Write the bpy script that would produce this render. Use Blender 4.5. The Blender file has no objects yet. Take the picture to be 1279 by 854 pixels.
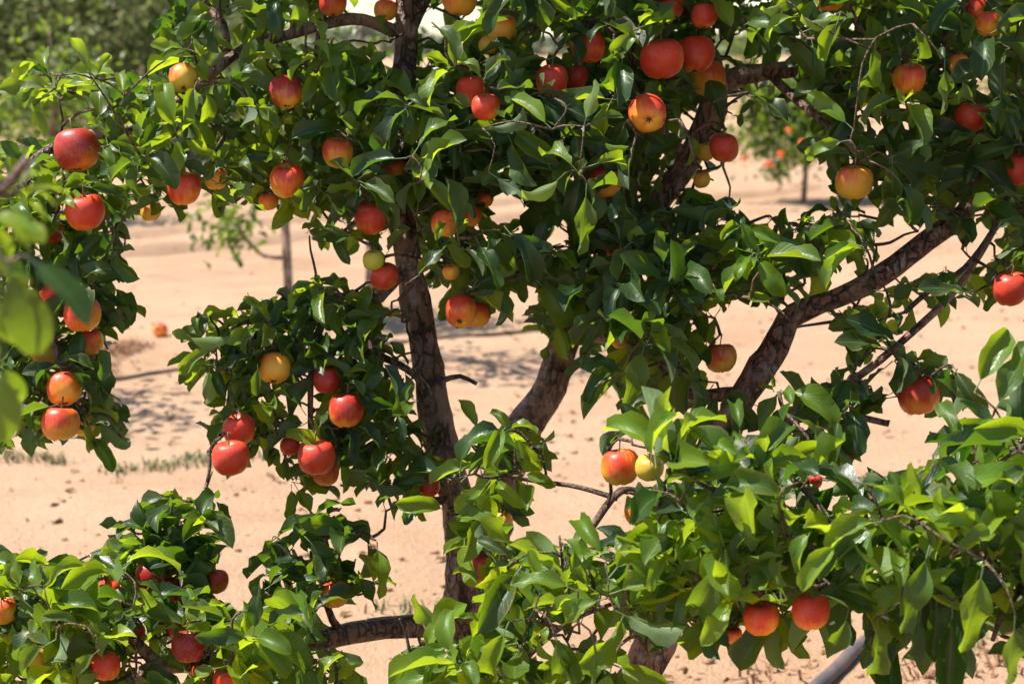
import bpy, math, random
import numpy as np
from mathutils import Vector, Matrix

rng = np.random.default_rng(11)
random.seed(11)
SC = bpy.context.scene
COL = SC.collection

# ------------------------------------------------------------------ camera
PW, PH = 1279.0, 854.0            # photograph size, used to turn pixels into directions
LENS = 60.0
F = PW * LENS / 36.0
CAM_H = 1.45
HORIZON = 48.0
PITCH = math.atan((PH / 2 - HORIZON) / F)
cam_d = bpy.data.cameras.new('camera')
cam = bpy.data.objects.new('camera', cam_d)
COL.objects.link(cam)
cam.location = (0, 0, CAM_H)
cam.rotation_euler = (math.pi / 2 - PITCH, 0, 0)
cam_d.lens = LENS
cam_d.sensor_width = 36
cam_d.clip_start = 0.05
cam_d.clip_end = 9000
cam_d.dof.use_dof = True
cam_d.dof.focus_distance = 2.42
cam_d.dof.aperture_fstop = 6.3
SC.camera = cam

# ------------------------------------------------------------------ light
SUN_EL = math.radians(60)
SUN_H = np.array([-0.985, 0.02]); SUN_H = SUN_H / np.linalg.norm(SUN_H)
TO_SUN = Vector((SUN_H[0] * math.cos(SUN_EL), SUN_H[1] * math.cos(SUN_EL), math.sin(SUN_EL)))
w = bpy.data.worlds.new('World')
SC.world = w
w.use_nodes = True
wn = w.node_tree.nodes; wl = w.node_tree.links
sky = wn.new('ShaderNodeTexSky')
sky.sky_type = 'NISHITA'
sky.sun_disc = False
sky.sun_elevation = SUN_EL
sky.sun_rotation = math.atan2(TO_SUN.x, TO_SUN.y)
sky.air_density = 1.0
sky.dust_density = 0.2
wl.new(sky.outputs[0], wn['Background'].inputs[0])
wn['Background'].inputs[1].default_value = 0.085
sun_d = bpy.data.lights.new('sun', 'SUN')
sun_d.energy = 5.0
sun_d.angle = math.radians(0.5)
sun_d.color = (1.0, 0.95, 0.86)
sun = bpy.data.objects.new('sun', sun_d)
COL.objects.link(sun)
sun.location = (-6, 3, 9)
sun.rotation_euler = TO_SUN.to_track_quat('Z', 'Y').to_euler()
SC.view_settings.view_transform = 'Standard'
SC.view_settings.look = 'None'
SC.view_settings.exposure = 1.12
SC.view_settings.gamma = 1.0
SC.view_settings.use_curve_mapping = False
try:
    SC.cycles.use_denoising = True
    SC.cycles.max_bounces = 8
    SC.cycles.diffuse_bounces = 4
    SC.cycles.transmission_bounces = 6
except Exception:
    pass

FWD = np.array([0, math.cos(PITCH), -math.sin(PITCH)])
UP = np.array([0, math.sin(PITCH), math.cos(PITCH)])
EYE = np.array([0, 0, CAM_H])


def at(px, py, d):
    """photo pixel + distance along the view axis -> world point"""
    return EYE + d * (FWD + np.array([1.0, 0, 0]) * ((px - PW / 2) / F) + UP * ((PH / 2 - py) / F))


def proj(P):
    """world points (n,3) -> pixel x, pixel y, depth"""
    q = np.asarray(P) - EYE
    d = np.maximum(q @ FWD, 1e-3)
    return PW / 2 + q[:, 0] / d * F, PH / 2 - (q @ UP) / d * F, d


def ground_at(px, py):
    v = FWD + np.array([1.0, 0, 0]) * ((px - PW / 2) / F) + UP * ((PH / 2 - py) / F)
    t = -CAM_H / v[2]
    return EYE + v * t


# ------------------------------------------------------------------ materials
def mat_new(name):
    m = bpy.data.materials.new(name)
    m.use_nodes = True
    nt = m.node_tree
    for n in list(nt.nodes):
        nt.nodes.remove(n)
    out = nt.nodes.new('ShaderNodeOutputMaterial')
    return m, nt, out


class NB:
    """small node builder"""
    def __init__(self, nt):
        self.nt = nt

    def n(self, t, **kw):
        x = self.nt.nodes.new(t)
        for k, v in kw.items():
            setattr(x, k, v)
        return x

    def put(self, sock, v):
        if hasattr(v, 'is_linked') or hasattr(v, 'links'):
            self.nt.links.new(v, sock)
        else:
            if sock.type == 'RGBA' and hasattr(v, '__len__') and len(v) == 3:
                v = (*v, 1)
            sock.default_value = v

    def math(self, op, a, b=0.0, c=None, clamp=False):
        x = self.n('ShaderNodeMath', operation=op)
        x.use_clamp = clamp
        self.put(x.inputs[0], a); self.put(x.inputs[1], b)
        if c is not None:
            self.put(x.inputs[2], c)
        return x.outputs[0]

    def mix(self, f, a, b, blend='MIX'):
        x = self.n('ShaderNodeMix', data_type='RGBA', blend_type=blend)
        self.put(x.inputs[0], f); self.put(x.inputs[6], a); self.put(x.inputs[7], b)
        return x.outputs[2]

    def noise(self, vec, scale, detail=3.0, rough=0.55):
        x = self.n('ShaderNodeTexNoise')
        if vec is not None:
            self.nt.links.new(vec, x.inputs['Vector'])
        x.inputs['Scale'].default_value = scale
        x.inputs['Detail'].default_value = detail
        x.inputs['Roughness'].default_value = rough
        return x.outputs[0]

    def step(self, v, lo, hi, a=0.0, b=1.0):
        x = self.n('ShaderNodeMapRange', interpolation_type='SMOOTHSTEP')
        self.put(x.inputs[0], v)
        for i, q in enumerate((lo, hi, a, b)):
            self.put(x.inputs[i + 1], q)
        return x.outputs[0]

    def coord(self, which='Object'):
        return self.n('ShaderNodeTexCoord').outputs[which]

    def mapping(self, vec, scale=(1, 1, 1), rot=(0, 0, 0)):
        x = self.n('ShaderNodeMapping')
        self.nt.links.new(vec, x.inputs[0])
        x.inputs['Scale'].default_value = scale
        x.inputs['Rotation'].default_value = rot
        return x.outputs[0]

    def bump(self, h, strength, dist):
        x = self.n('ShaderNodeBump')
        self.nt.links.new(h, x.inputs['Height'])
        x.inputs['Strength'].default_value = strength
        x.inputs['Distance'].default_value = dist
        return x.outputs[0]

    def bsdf(self, color, rough, normal=None, spec=0.5, coat=0.0):
        x = self.n('ShaderNodeBsdfPrincipled')
        self.put(x.inputs['Base Color'], color)
        self.put(x.inputs['Roughness'], rough)
        self.put(x.inputs['Specular IOR Level'], spec)
        if coat:
            x.inputs['Coat Weight'].default_value = coat
            x.inputs['Coat Roughness'].default_value = 0.15
        if normal is not None:
            self.nt.links.new(normal, x.inputs['Normal'])
        return x


def make_leaf_mat(name, dark, mid, young, under, trans, trans_young, tfac, rough=0.36):
    m, nt, out = mat_new(name)
    b = NB(nt)
    geo = b.n('ShaderNodeNewGeometry')
    oi = b.n('ShaderNodeObjectInfo')
    r = b.math('FRACT', b.math('ADD', geo.outputs['Random Per Island'], oi.outputs['Random']))
    r2 = b.math('FRACT', b.math('MULTIPLY', r, 7.31))
    yg = b.n('ShaderNodeAttribute', attribute_name='young').outputs['Fac']
    uv = b.n('ShaderNodeUVMap', uv_map='UVMap').outputs[0]
    sep = b.n('ShaderNodeSeparateXYZ')
    nt.links.new(uv, sep.inputs[0])
    u, v = sep.outputs[0], sep.outputs[1]
    av = b.math('ABSOLUTE', b.math('SUBTRACT', v, 0.5))
    rib = b.step(av, 0.018, 0.05, 1.0, 0.0)
    # side veins run outwards and forwards from the midrib
    ph = b.math('MULTIPLY', b.math('SUBTRACT', b.math('MULTIPLY', u, 9.0), b.math('MULTIPLY', av, 7.0)), 6.283)
    vein = b.step(b.math('SINE', ph), 0.80, 1.0)
    vein = b.math('MULTIPLY', vein, 0.4)
    c = b.mix(b.math('POWER', r, 1.7), dark, mid)
    c = b.mix(yg, c, young)
    blotch = b.noise(geo.outputs['Position'], 110.0, 2.0)
    c = b.mix(b.math('MULTIPLY', blotch, 0.35), c, b.mix(0.5, c, (0.10, 0.13, 0.02)))
    # a few leaves carry a yellowed or browned margin
    edge = b.math('MULTIPLY', b.step(b.math('ADD', av, b.math('MULTIPLY', blotch, 0.12)), 0.46, 0.56), b.step(r2, 0.72, 0.80))
    c = b.mix(b.math('MULTIPLY', edge, 0.6), c, (0.22, 0.16, 0.05))
    spot = b.math('MULTIPLY', b.step(b.noise(geo.outputs['Position'], 230.0, 1.0), 0.70, 0.74), b.step(r2, 0.45, 0.60))
    c = b.mix(b.math('MULTIPLY', spot, 0.7), c, (0.16, 0.10, 0.035))
    lines = b.math('MAXIMUM', rib, vein)
    top = b.mix(b.math('MULTIPLY', lines, 0.35), c, (0.20, 0.27, 0.08))
    bot = b.mix(0.62, c, under)
    bot = b.mix(b.math('MULTIPLY', lines, 0.45), bot, (0.30, 0.36, 0.18))
    col = b.mix(geo.outputs['Backfacing'], top, bot)
    nz = b.bump(b.math('ADD', b.math('MULTIPLY', lines, -1.0), b.math('MULTIPLY', blotch, 1.6)), 0.30, 0.0012)
    rg = b.math('ADD', b.math('MULTIPLY', geo.outputs['Backfacing'], 0.25), b.math('ADD', rough, b.math('MULTIPLY', r2, 0.14)))
    p = b.bsdf(col, rg, nz, 0.46)
    tl = b.n('ShaderNodeBsdfTranslucent')
    tc = b.mix(yg, b.mix(b.math('POWER', r2, 2.0), trans, b.mix(0.45, trans, trans_young)), trans_young)
    tc = b.mix(b.math('MULTIPLY', lines, 0.3), tc, (0.08, 0.13, 0.01))
    nt.links.new(tc, tl.inputs[0])
    nt.links.new(nz, tl.inputs['Normal'])
    ms = b.n('ShaderNodeMixShader')
    b.put(ms.inputs[0], b.math('ADD', tfac, b.math('MULTIPLY', yg, 0.10)))
    nt.links.new(p.outputs[0], ms.inputs[1])
    nt.links.new(tl.outputs[0], ms.inputs[2])
    nt.links.new(ms.outputs[0], out.inputs[0])
    return m


LEAF = make_leaf_mat('apple_leaf', (0.006, 0.024, 0.011), (0.022, 0.064, 0.012), (0.105, 0.21, 0.014),
                     (0.12, 0.18, 0.09), (0.075, 0.21, 0.005), (0.54, 0.68, 0.014), 0.37, 0.33)
BG_LEAF = make_leaf_mat('far_leaf', (0.12, 0.17, 0.06), (0.22, 0.27, 0.11), (0.32, 0.36, 0.14),
                        (0.16, 0.20, 0.11), (0.28, 0.38, 0.10), (0.40, 0.48, 0.12), 0.35, 0.45)


def make_bark(name, c1, c2, c3, scale=1.0, rough=0.55):
    m, nt, out = mat_new(name)
    b = NB(nt)
    co = b.coord('Object')
    n1 = b.noise(co, 16 * scale, 5)
    st = b.noise(b.mapping(co, (90 * scale, 90 * scale, 22 * scale)), 1.0, 4, 0.65)
    ring = b.noise(b.mapping(co, (18 * scale, 18 * scale, 120 * scale)), 1.0, 3)
    c = b.mix(b.step(n1, 0.38, 0.62), c1, c2)
    c = b.mix(b.step(b.noise(co, 34 * scale, 4), 0.56, 0.70), c, c3)
    c = b.mix(b.step(st, 0.35, 0.52, 0.75, 0.0), c, (0.018, 0.012, 0.010))
    # pale lenticel flecks
    c = b.mix(b.step(b.noise(b.mapping(co, (60 * scale, 60 * scale, 190 * scale)), 1.0, 1), 0.70, 0.76, 0.0, 0.55), c, (0.28, 0.21, 0.16))
    vo = b.n('ShaderNodeTexVoronoi', feature='DISTANCE_TO_EDGE')
    dist = b.n('ShaderNodeVectorMath', operation='ADD')
    nt.links.new(b.mapping(co, (62 * scale, 62 * scale, 26 * scale)), dist.inputs[0])
    nx_ = b.n('ShaderNodeTexNoise'); nt.links.new(co, nx_.inputs['Vector']); nx_.inputs['Scale'].default_value = 40 * scale
    nt.links.new(nx_.outputs['Color'], dist.inputs[1])
    nt.links.new(dist.outputs[0], vo.inputs['Vector']); vo.inputs['Scale'].default_value = 1.0
    crack = b.step(vo.outputs['Distance'], 0.02, 0.12)
    crk = b.math('MAXIMUM', crack, b.step(n1, 0.42, 0.60))
    c = b.mix(b.math('MULTIPLY', b.math('SUBTRACT', 1.0, crk), 0.75), c, (0.022, 0.014, 0.012))
    h = b.math('ADD', b.math('MULTIPLY', st, 1.0), b.math('ADD', b.math('MULTIPLY', ring, 0.5), b.math('ADD', b.math('MULTIPLY', crk, 0.8), b.math('MULTIPLY', n1, 0.8))))
    nz = b.bump(h, 1.0, 0.009 / scale)
    p = b.bsdf(c, b.math('ADD', rough - 0.15, b.math('MULTIPLY', n1, 0.4)), nz, 0.5)
    nt.links.new(p.outputs[0], out.inputs[0])
    return m


BARK = make_bark('apple_bark', (0.20, 0.098, 0.066), (0.30, 0.175, 0.125), (0.36, 0.29, 0.25))
BARK_RED = make_bark('red_limb_bark', (0.28, 0.105, 0.070), (0.35, 0.17, 0.12), (0.38, 0.30, 0.27), 1.0, 0.42)
TWIG = make_bark('twig_bark', (0.10, 0.052, 0.036), (0.16, 0.09, 0.055), (0.15, 0.13, 0.07), 2.0, 0.5)
YOUNG_BARK = make_bark('young_bark', (0.34, 0.22, 0.17), (0.42, 0.30, 0.24), (0.45, 0.35, 0.30), 0.6, 0.7)
BG_BARK = make_bark('far_bark', (0.09, 0.07, 0.055), (0.15, 0.12, 0.09), (0.2, 0.17, 0.14), 0.4, 0.8)


def make_apple_mat():
    m, nt, out = mat_new('apple_skin')
    b = NB(nt)
    oi = b.n('ShaderNodeObjectInfo')
    sepc = b.n('ShaderNodeSeparateColor')
    nt.links.new(oi.outputs['Color'], sepc.inputs[0])
    blush, ripe, depth = sepc.outputs[0], sepc.outputs[1], sepc.outputs[2]
    co = b.coord('Object')
    sep = b.n('ShaderNodeSeparateXYZ')
    nt.links.new(co, sep.inputs[0])
    x, y, z = sep.outputs
    ang = b.math('ARCTAN2', y, x)
    cmb = b.n('ShaderNodeCombineXYZ')
    b.put(cmb.inputs[0], b.math('MULTIPLY', b.math('COSINE', ang), 2.6))
    b.put(cmb.inputs[1], b.math('MULTIPLY', b.math('SINE', ang), 2.6))
    b.put(cmb.inputs[2], b.math('MULTIPLY', oi.outputs['Random'], 40.0))
    zz = b.math('MULTIPLY', z, 12.0)
    st_in = b.n('ShaderNodeVectorMath', operation='ADD')
    cz = b.n('ShaderNodeCombineXYZ')
    b.put(cz.inputs[2], zz)
    nt.links.new(cmb.outputs[0], st_in.inputs[0]); nt.links.new(cz.outputs[0], st_in.inputs[1])
    streak = b.noise(st_in.outputs[0], 3.4, 4, 0.6)
    off = b.n('ShaderNodeVectorMath', operation='ADD')
    ro = b.n('ShaderNodeCombineXYZ')
    b.put(ro.inputs[0], b.math('MULTIPLY', oi.outputs['Random'], 9.0))
    nt.links.new(co, off.inputs[0]); nt.links.new(ro.outputs[0], off.inputs[1])
    patch = b.noise(off.outputs[0], 26.0, 2)
    g = b.math('ADD', b.math('MULTIPLY', z, 16.0), b.math('MULTIPLY', x, 9.0))       # sun side and shoulders redden first
    t = b.math('ADD', g, b.math('MULTIPLY', b.math('SUBTRACT', patch, 0.5), 1.5))
    t = b.math('ADD', t, b.math('MULTIPLY', b.math('SUBTRACT', streak, 0.5), 0.7))
    t = b.math('ADD', t, b.math('MULTIPLY', b.math('SUBTRACT', blush, 0.60), 1.9))
    k = b.step(t, -0.75, 0.75)
    ground = b.mix(ripe, (0.48, 0.50, 0.05), (0.86, 0.40, 0.04))
    orange = b.mix(ripe, (0.76, 0.32, 0.04), (0.82, 0.20, 0.018))
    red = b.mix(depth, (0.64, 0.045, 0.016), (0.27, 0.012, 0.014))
    c = b.mix(b.step(k, 0.0, 0.5), ground, orange)
    c = b.mix(b.step(k, 0.38, 0.95), c, red)
    # lenticel dots
    vo = b.n('ShaderNodeTexVoronoi')
    nt.links.new(off.outputs[0], vo.inputs['Vector'])
    vo.inputs['Scale'].default_value = 190
    dots = b.step(vo.outputs['Distance'], 0.10, 0.20, 0.32, 0.0)
    c = b.mix(dots, c, (0.62, 0.38, 0.18))
    # a few rubbed brown scars and a thin dusty bloom
    scar = b.step(b.noise(off.outputs[0], 70.0, 3), 0.70, 0.76, 0.0, 0.5)
    c = b.mix(scar, c, (0.33, 0.20, 0.09))
    c = b.mix(b.step(b.noise(off.outputs[0], 40.0, 4), 0.45, 0.8, 0.0, 0.14), c, (0.62, 0.45, 0.40))
    # russet in the stalk cavity
    rr = b.math('SQRT', b.math('ADD', b.math('MULTIPLY', x, x), b.math('MULTIPLY', y, y)))
    russet = b.math('MULTIPLY', b.step(b.math('ADD', rr, b.math('MULTIPLY', patch, 0.008)), 0.008, 0.018, 1.0, 0.0), b.step(z, 0.0, 0.02))
    c = b.mix(b.math('MULTIPLY', russet, 0.7), c, (0.26, 0.20, 0.07))
    rg = b.math('ADD', 0.30, b.math('MULTIPLY', patch, 0.28))
    p = b.bsdf(c, rg, b.bump(b.math('ADD', streak, b.math('MULTIPLY', patch, 2.0)), 0.12, 0.002), 0.42)
    p.inputs['Subsurface Weight'].default_value = 0.0
    nt.links.new(p.outputs[0], out.inputs[0])
    return m


APPLE = make_apple_mat()


def simple_mat(name, c1, c2, scale, rough, bump=0.3, dist=0.003):
    m, nt, out = mat_new(name)
    b = NB(nt)
    co = b.coord('Object')
    n = b.noise(co, scale, 4)
    p = b.bsdf(b.mix(b.step(n, 0.35, 0.65), c1, c2), rough, b.bump(n, bump, dist))
    nt.links.new(p.outputs[0], out.inputs[0])
    return m


STALK = simple_mat('apple_stalk', (0.13, 0.10, 0.035), (0.16, 0.085, 0.04), 120, 0.6)
CALYX = simple_mat('apple_calyx', (0.05, 0.035, 0.02), (0.12, 0.10, 0.05), 300, 0.9)
CLOD = simple_mat('soil_clod', (0.34, 0.20, 0.115), (0.24, 0.135, 0.075), 30, 0.95, 0.6)
PIPE = simple_mat('grey_pipe', (0.075, 0.062, 0.068), (0.13, 0.09, 0.07), 22, 0.6, 0.15)
DRIP = simple_mat('black_pipe', (0.055, 0.04, 0.032), (0.14, 0.09, 0.06), 18, 0.6, 0.15)
GRASS = simple_mat('grass_blade', (0.10, 0.13, 0.035), (0.22, 0.19, 0.07), 9, 0.6)
STRAW = simple_mat('dry_grass', (0.30, 0.16, 0.075), (0.20, 0.085, 0.045), 9, 0.8)
FARHILL = simple_mat('far_foliage', (0.10, 0.13, 0.075), (0.15, 0.17, 0.10), 0.4, 0.8)


def make_ground_mat():
    m, nt, out = mat_new('sandy_soil')
    b = NB(nt)
    co = b.coord('Object')
    big = b.noise(co, 0.35, 4)
    midn = b.noise(co, 2.6, 5, 0.6)
    row = b.noise(b.mapping(co, (1.0, 7.0, 1.0), (0, 0, math.radians(-43))), 0.9, 5, 0.6)
    fine = b.noise(co, 38, 5, 0.7)
    grit = b.noise(co, 150, 3, 0.6)
    c = b.mix(b.step(big, 0.35, 0.65), (0.417, 0.270, 0.172), (0.372, 0.227, 0.138))
    c = b.mix(b.step(midn, 0.40, 0.72, 0.0, 0.55), c, (0.451, 0.308, 0.204))
    c = b.mix(b.step(row, 0.52, 0.72, 0.0, 0.45), c, (0.301, 0.171, 0.101))
    c = b.mix(b.step(fine, 0.58, 0.74, 0.0, 0.5), c, (0.286, 0.163, 0.096))
    c = b.mix(b.step(grit, 0.62, 0.75, 0.0, 0.4), c, (0.255, 0.144, 0.084))
    h = b.math('ADD', b.math('MULTIPLY', fine, 1.0), b.math('ADD', b.math('MULTIPLY', midn, 1.4), b.math('MULTIPLY', grit, 0.35)))
    p = b.bsdf(c, 0.95, b.bump(h, 0.8, 0.022), 0.15)
    nt.links.new(p.outputs[0], out.inputs[0])
    return m


SAND = make_ground_mat()

# ------------------------------------------------------------------ mesh helpers


def vnoise(x, y, seed=0):
    """cheap smooth 2-D value noise"""
    def h(i, j):
        s = np.sin(i * 127.1 + j * 311.7 + seed * 74.7) * 43758.5453
        return s - np.floor(s)
    xi, yi = np.floor(x), np.floor(y)
    fx, fy = x - xi, y - yi
    fx = fx * fx * (3 - 2 * fx); fy = fy * fy * (3 - 2 * fy)
    return (h(xi, yi) * (1 - fx) + h(xi + 1, yi) * fx) * (1 - fy) + (h(xi, yi + 1) * (1 - fx) + h(xi + 1, yi + 1) * fx) * fy


def mesh_np(name, V, faces, mat, smooth=True):
    me = bpy.data.meshes.new(name)
    me.from_pydata(V.tolist() if hasattr(V, 'tolist') else V, [], faces.tolist() if hasattr(faces, 'tolist') else faces)
    me.materials.append(mat)
    if smooth:
        me.polygons.foreach_set('use_smooth', np.ones(len(me.polygons), dtype=bool))
    me.update()
    return me


def link(name, me, parent=None, loc=None, **props):
    o = bpy.data.objects.new(name, me)
    COL.objects.link(o)
    if parent is not None:
        o.parent = parent
    if loc is not None:
        o.location = loc
    for k, v in props.items():
        o[k] = v
    return o


def catmull(P, R, step):
    P = np.asarray(P, float); R = np.asarray(R, float)
    P = np.vstack([2 * P[0] - P[1], P, 2 * P[-1] - P[-2]])
    R = np.concatenate([[R[0]], R, [R[-1]]])
    outp, outr = [], []
    for i in range(1, len(P) - 2):
        n = max(2, int(np.linalg.norm(P[i + 1] - P[i]) / step))
        for k in range(n):
            t = k / n
            a = 2 * P[i]; b_ = P[i + 1] - P[i - 1]
            c = 2 * P[i - 1] - 5 * P[i] + 4 * P[i + 1] - P[i + 2]
            d = -P[i - 1] + 3 * P[i] - 3 * P[i + 1] + P[i + 2]
            outp.append(0.5 * (a + b_ * t + c * t * t + d * t ** 3))
            outr.append(R[i] * (1 - t) + R[i + 1] * t)
    outp.append(P[-2]); outr.append(R[-2])
    return np.array(outp), np.array(outr)


def tube(P, R, sides, lump=0.0, seed=0, cap=True):
    """verts, faces of a tube round path P with radii R"""
    P = np.asarray(P); R = np.asarray(R)
    n = len(P)
    T = np.gradient(P, axis=0)
    T /= np.maximum(np.linalg.norm(T, axis=1), 1e-9)[:, None]
    ref = np.array([0.31, 0.17, 0.93])
    if abs(T[0] @ ref) > 0.95:
        ref = np.array([0.9, 0.1, 0.2])
    N = np.cross(T[0], ref); N /= np.linalg.norm(N)
    V = np.zeros((n, sides, 3))
    a = np.arange(sides) / sides * 2 * math.pi
    for i in range(n):
        N = N - T[i] * (N @ T[i]); N /= np.linalg.norm(N)
        B = np.cross(T[i], N)
        rr = np.full(sides, R[i])
        if lump:
            s = i * 0.35
            rr = rr * (1 + lump * (2 * vnoise(np.cos(a) * 1.6 + 10, np.sin(a) * 1.6 + s, seed) - 1)
                       + 0.6 * lump * (2 * vnoise(np.cos(a) * 4 + 3, np.sin(a) * 4 + s * 2.2, seed + 5) - 1))
        V[i] = P[i] + rr[:, None] * (np.cos(a)[:, None] * N + np.sin(a)[:, None] * B)
    V = V.reshape(-1, 3)
    fs = []
    for i in range(n - 1):
        for k in range(sides):
            k2 = (k + 1) % sides
            fs.append((i * sides + k, i * sides + k2, (i + 1) * sides + k2, (i + 1) * sides + k))
    if cap:
        fs.append(tuple(range(sides))[::-1])
        fs.append(tuple((n - 1) * sides + k for k in range(sides)))
    return V, fs


class Acc:
    def __init__(self):
        self.V, self.Fc, self.n = [], [], 0

    def add(self, V, fs):
        self.V.append(V)
        self.Fc += [tuple(i + self.n for i in f) for f in fs]
        self.n += len(V)

    def mesh(self, name, mat, smooth=True, origin=None):
        V = np.vstack(self.V)
        if origin is not None:
            V = V - origin
        return mesh_np(name, V, self.Fc, mat, smooth)


# ------------------------------------------------------------------ leaf shapes
NU, NV = 9, 5


def leaf_shape(width, fold, curl, wave, twist, seed, serr=0.09):
    r = np.random.default_rng(seed)
    u = np.array([0, .10, .23, .37, .51, .65, .78, .90, 1.0])
    prof = np.array([0.10, 0.50, 0.80, 0.95, 1.0, 0.96, 0.83, 0.54, 0.03])
    V, UV = [], []
    ph = r.uniform(0, 6.28)
    for i in range(NU):
        ang = curl * (u[i] ** 1.4)
        for j in range(NV):
            s = (j - 2) / 2.0
            wloc = prof[i] * width * 0.5
            jit = 1 + serr * r.uniform(-1, 1) if abs(s) == 1 else 1
            x = s * wloc * jit
            z = (abs(s) ** 1.6 * 0.85 + 0.15 * abs(s)) * wloc * fold + wave * prof[i] * (s ** 2) * math.sin(u[i] * 9.5 + ph + (2.4 if s > 0 else 0))
            # twist along the length
            ta = twist * u[i]
            x, z = x * math.cos(ta) - z * math.sin(ta), x * math.sin(ta) + z * math.cos(ta)
            yy = (math.sin(ang) / max(abs(curl), 1e-3) if abs(curl) > 1e-3 else u[i]) if False else u[i]
            V.append((x, yy, z)); UV.append((u[i], j / 4.0))
    V = np.array(V)
    # bend the blade along an arc (tip falls)
    out = V.copy()
    th = curl * V[:, 1]
    if abs(curl) > 1e-3:
        out[:, 1] = np.sin(th) / curl + V[:, 2] * np.sin(th)
        out[:, 2] = -(1 - np.cos(th)) / curl + V[:, 2] * np.cos(th)
    pet = 0.24
    out[:, 1] += pet
    fs = []
    for i in range(NU - 1):
        for j in range(NV - 1):
            a = i * NV + j
            fs.append((a, a + 1, a + NV + 1, a + NV))
    # leaf stalk: a thin three-sided rod
    n0 = len(out)
    st = []
    for k, (yy, rr) in enumerate(((0, 0.016), (pet + 0.02, 0.011))):
        for q in range(3):
            an = q * 2.094 + 0.5
            st.append((rr * math.cos(an), yy, rr * math.sin(an) - 0.006))
            UV.append((0.02, 0.5))
    out = np.vstack([out, np.array(st)])
    for q in range(3):
        q2 = (q + 1) % 3
        fs.append((n0 + q, n0 + q2, n0 + 3 + q2, n0 + 3 + q))
    return out, fs, np.array(UV)


LEAF_VARS = []
for k in range(12):
    r_ = np.random.default_rng(100 + k)
    LEAF_VARS.append(leaf_shape(r_.uniform(0.30, 0.43), r_.uniform(0.3, 1.35), r_.uniform(0.1, 1.9),
                                r_.uniform(0.05, 0.14), r_.uniform(-0.9, 0.9), 200 + k))
LEAF_VARS.append(leaf_shape(0.56, 0.22, 0.7, 0.04, 0.3, 400))
LV = np.stack([v[0] for v in LEAF_VARS])
LF = np.array([f for f in LEAF_VARS[0][1]])
LUV = LEAF_VARS[0][2]
N_LV = LV.shape[1]


def leaves_mesh(name, M, L, var, young, mat, origin):
    """all given leaves in one mesh. M (n,3,3) column axes, L (n,) length, P in last column handled by caller"""
    P, R3 = M
    n = len(P)
    V = np.einsum('nij,nkj->nki', R3, LV[var] * L[:, None, None]) + P[:, None, :] - origin
    V = V.reshape(-1, 3)
    Fc = (LF[None] + (np.arange(n) * N_LV)[:, None, None]).reshape(-1, 4)
    me = bpy.data.meshes.new(name)
    me.vertices.add(len(V)); me.vertices.foreach_set('co', V.ravel())
    me.loops.add(Fc.size); me.loops.foreach_set('vertex_index', Fc.ravel().astype(np.int32))
    me.polygons.add(len(Fc)); me.polygons.foreach_set('loop_start', (np.arange(len(Fc)) * 4).astype(np.int32))
    me.polygons.foreach_set('use_smooth', np.ones(len(Fc), dtype=bool))
    me.materials.append(mat)
    uvl = me.uv_layers.new(name='UVMap')
    uvl.data.foreach_set('uv', LUV[LF.ravel()][None].repeat(n, 0).reshape(-1).astype(np.float32))
    at_ = me.attributes.new('young', 'FLOAT', 'POINT')
    at_.data.foreach_set('value', np.repeat(young, N_LV).astype(np.float32))
    me.update(calc_edges=True)
    me.validate()
    return me


YLEV = [0.0, 0.35, 0.7, 1.0]
_leaf_cache = {}


def leaf_single(var, ylev, mat=None):
    key = (var, ylev)
    if key not in _leaf_cache:
        _leaf_cache[key] = leaves_mesh('leaf', (np.zeros((1, 3)), np.eye(3)[None]), np.ones(1), np.array([var]),
                                       np.array([YLEV[ylev]]), LEAF, np.zeros(3))
    return _leaf_cache[key]


def in_poly(x, y, poly):
    poly = np.asarray(poly, float)
    inside = np.zeros(x.shape, bool)
    j = len(poly) - 1
    for i in range(len(poly)):
        xi, yi = poly[i]; xj, yj = poly[j]
        c = ((yi > y) != (yj > y)) & (x < (xj - xi) * (y - yi) / (yj - yi + 1e-12) + xi)
        inside ^= c
        j = i
    return inside


# ------------------------------------------------------------------ ground
def ground_z(x, y):
    x = np.asarray(x, float); y = np.asarray(y, float)
    fall = np.clip(1 - (np.hypot(x, y - 8) - 14) / 20, 0, 1)
    z = 0.030 * (vnoise(x * 0.9, y * 0.9, 1) - 0.5) + 0.022 * (vnoise(x * 3.1, y * 3.1, 2) - 0.5) + 0.012 * (vnoise(x * 8.3, y * 8.3, 3) - 0.5)
    # cultivator and wheel ruts along the tree rows
    q = (y - 0.93 * x) * 0.73          # across-row distance
    wob = 0.08 * (vnoise(x * 0.8, y * 0.8, 7) - 0.5)
    for c0, dep, wd in ((10.2, 0.085, 0.09), (11.15, 0.08, 0.09), (8.9, 0.03, 0.16), (6.6, 0.025, 0.2), (13.0, 0.05, 0.12), (5.2, 0.02, 0.18), (15.5, 0.05, 0.14), (17.0, 0.05, 0.14)):
        s = (q + wob - c0) / wd
        z = z - dep * np.exp(-s * s) + 0.45 * dep * np.exp(-(s - 1.9) ** 2)
    return z * fall


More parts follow.
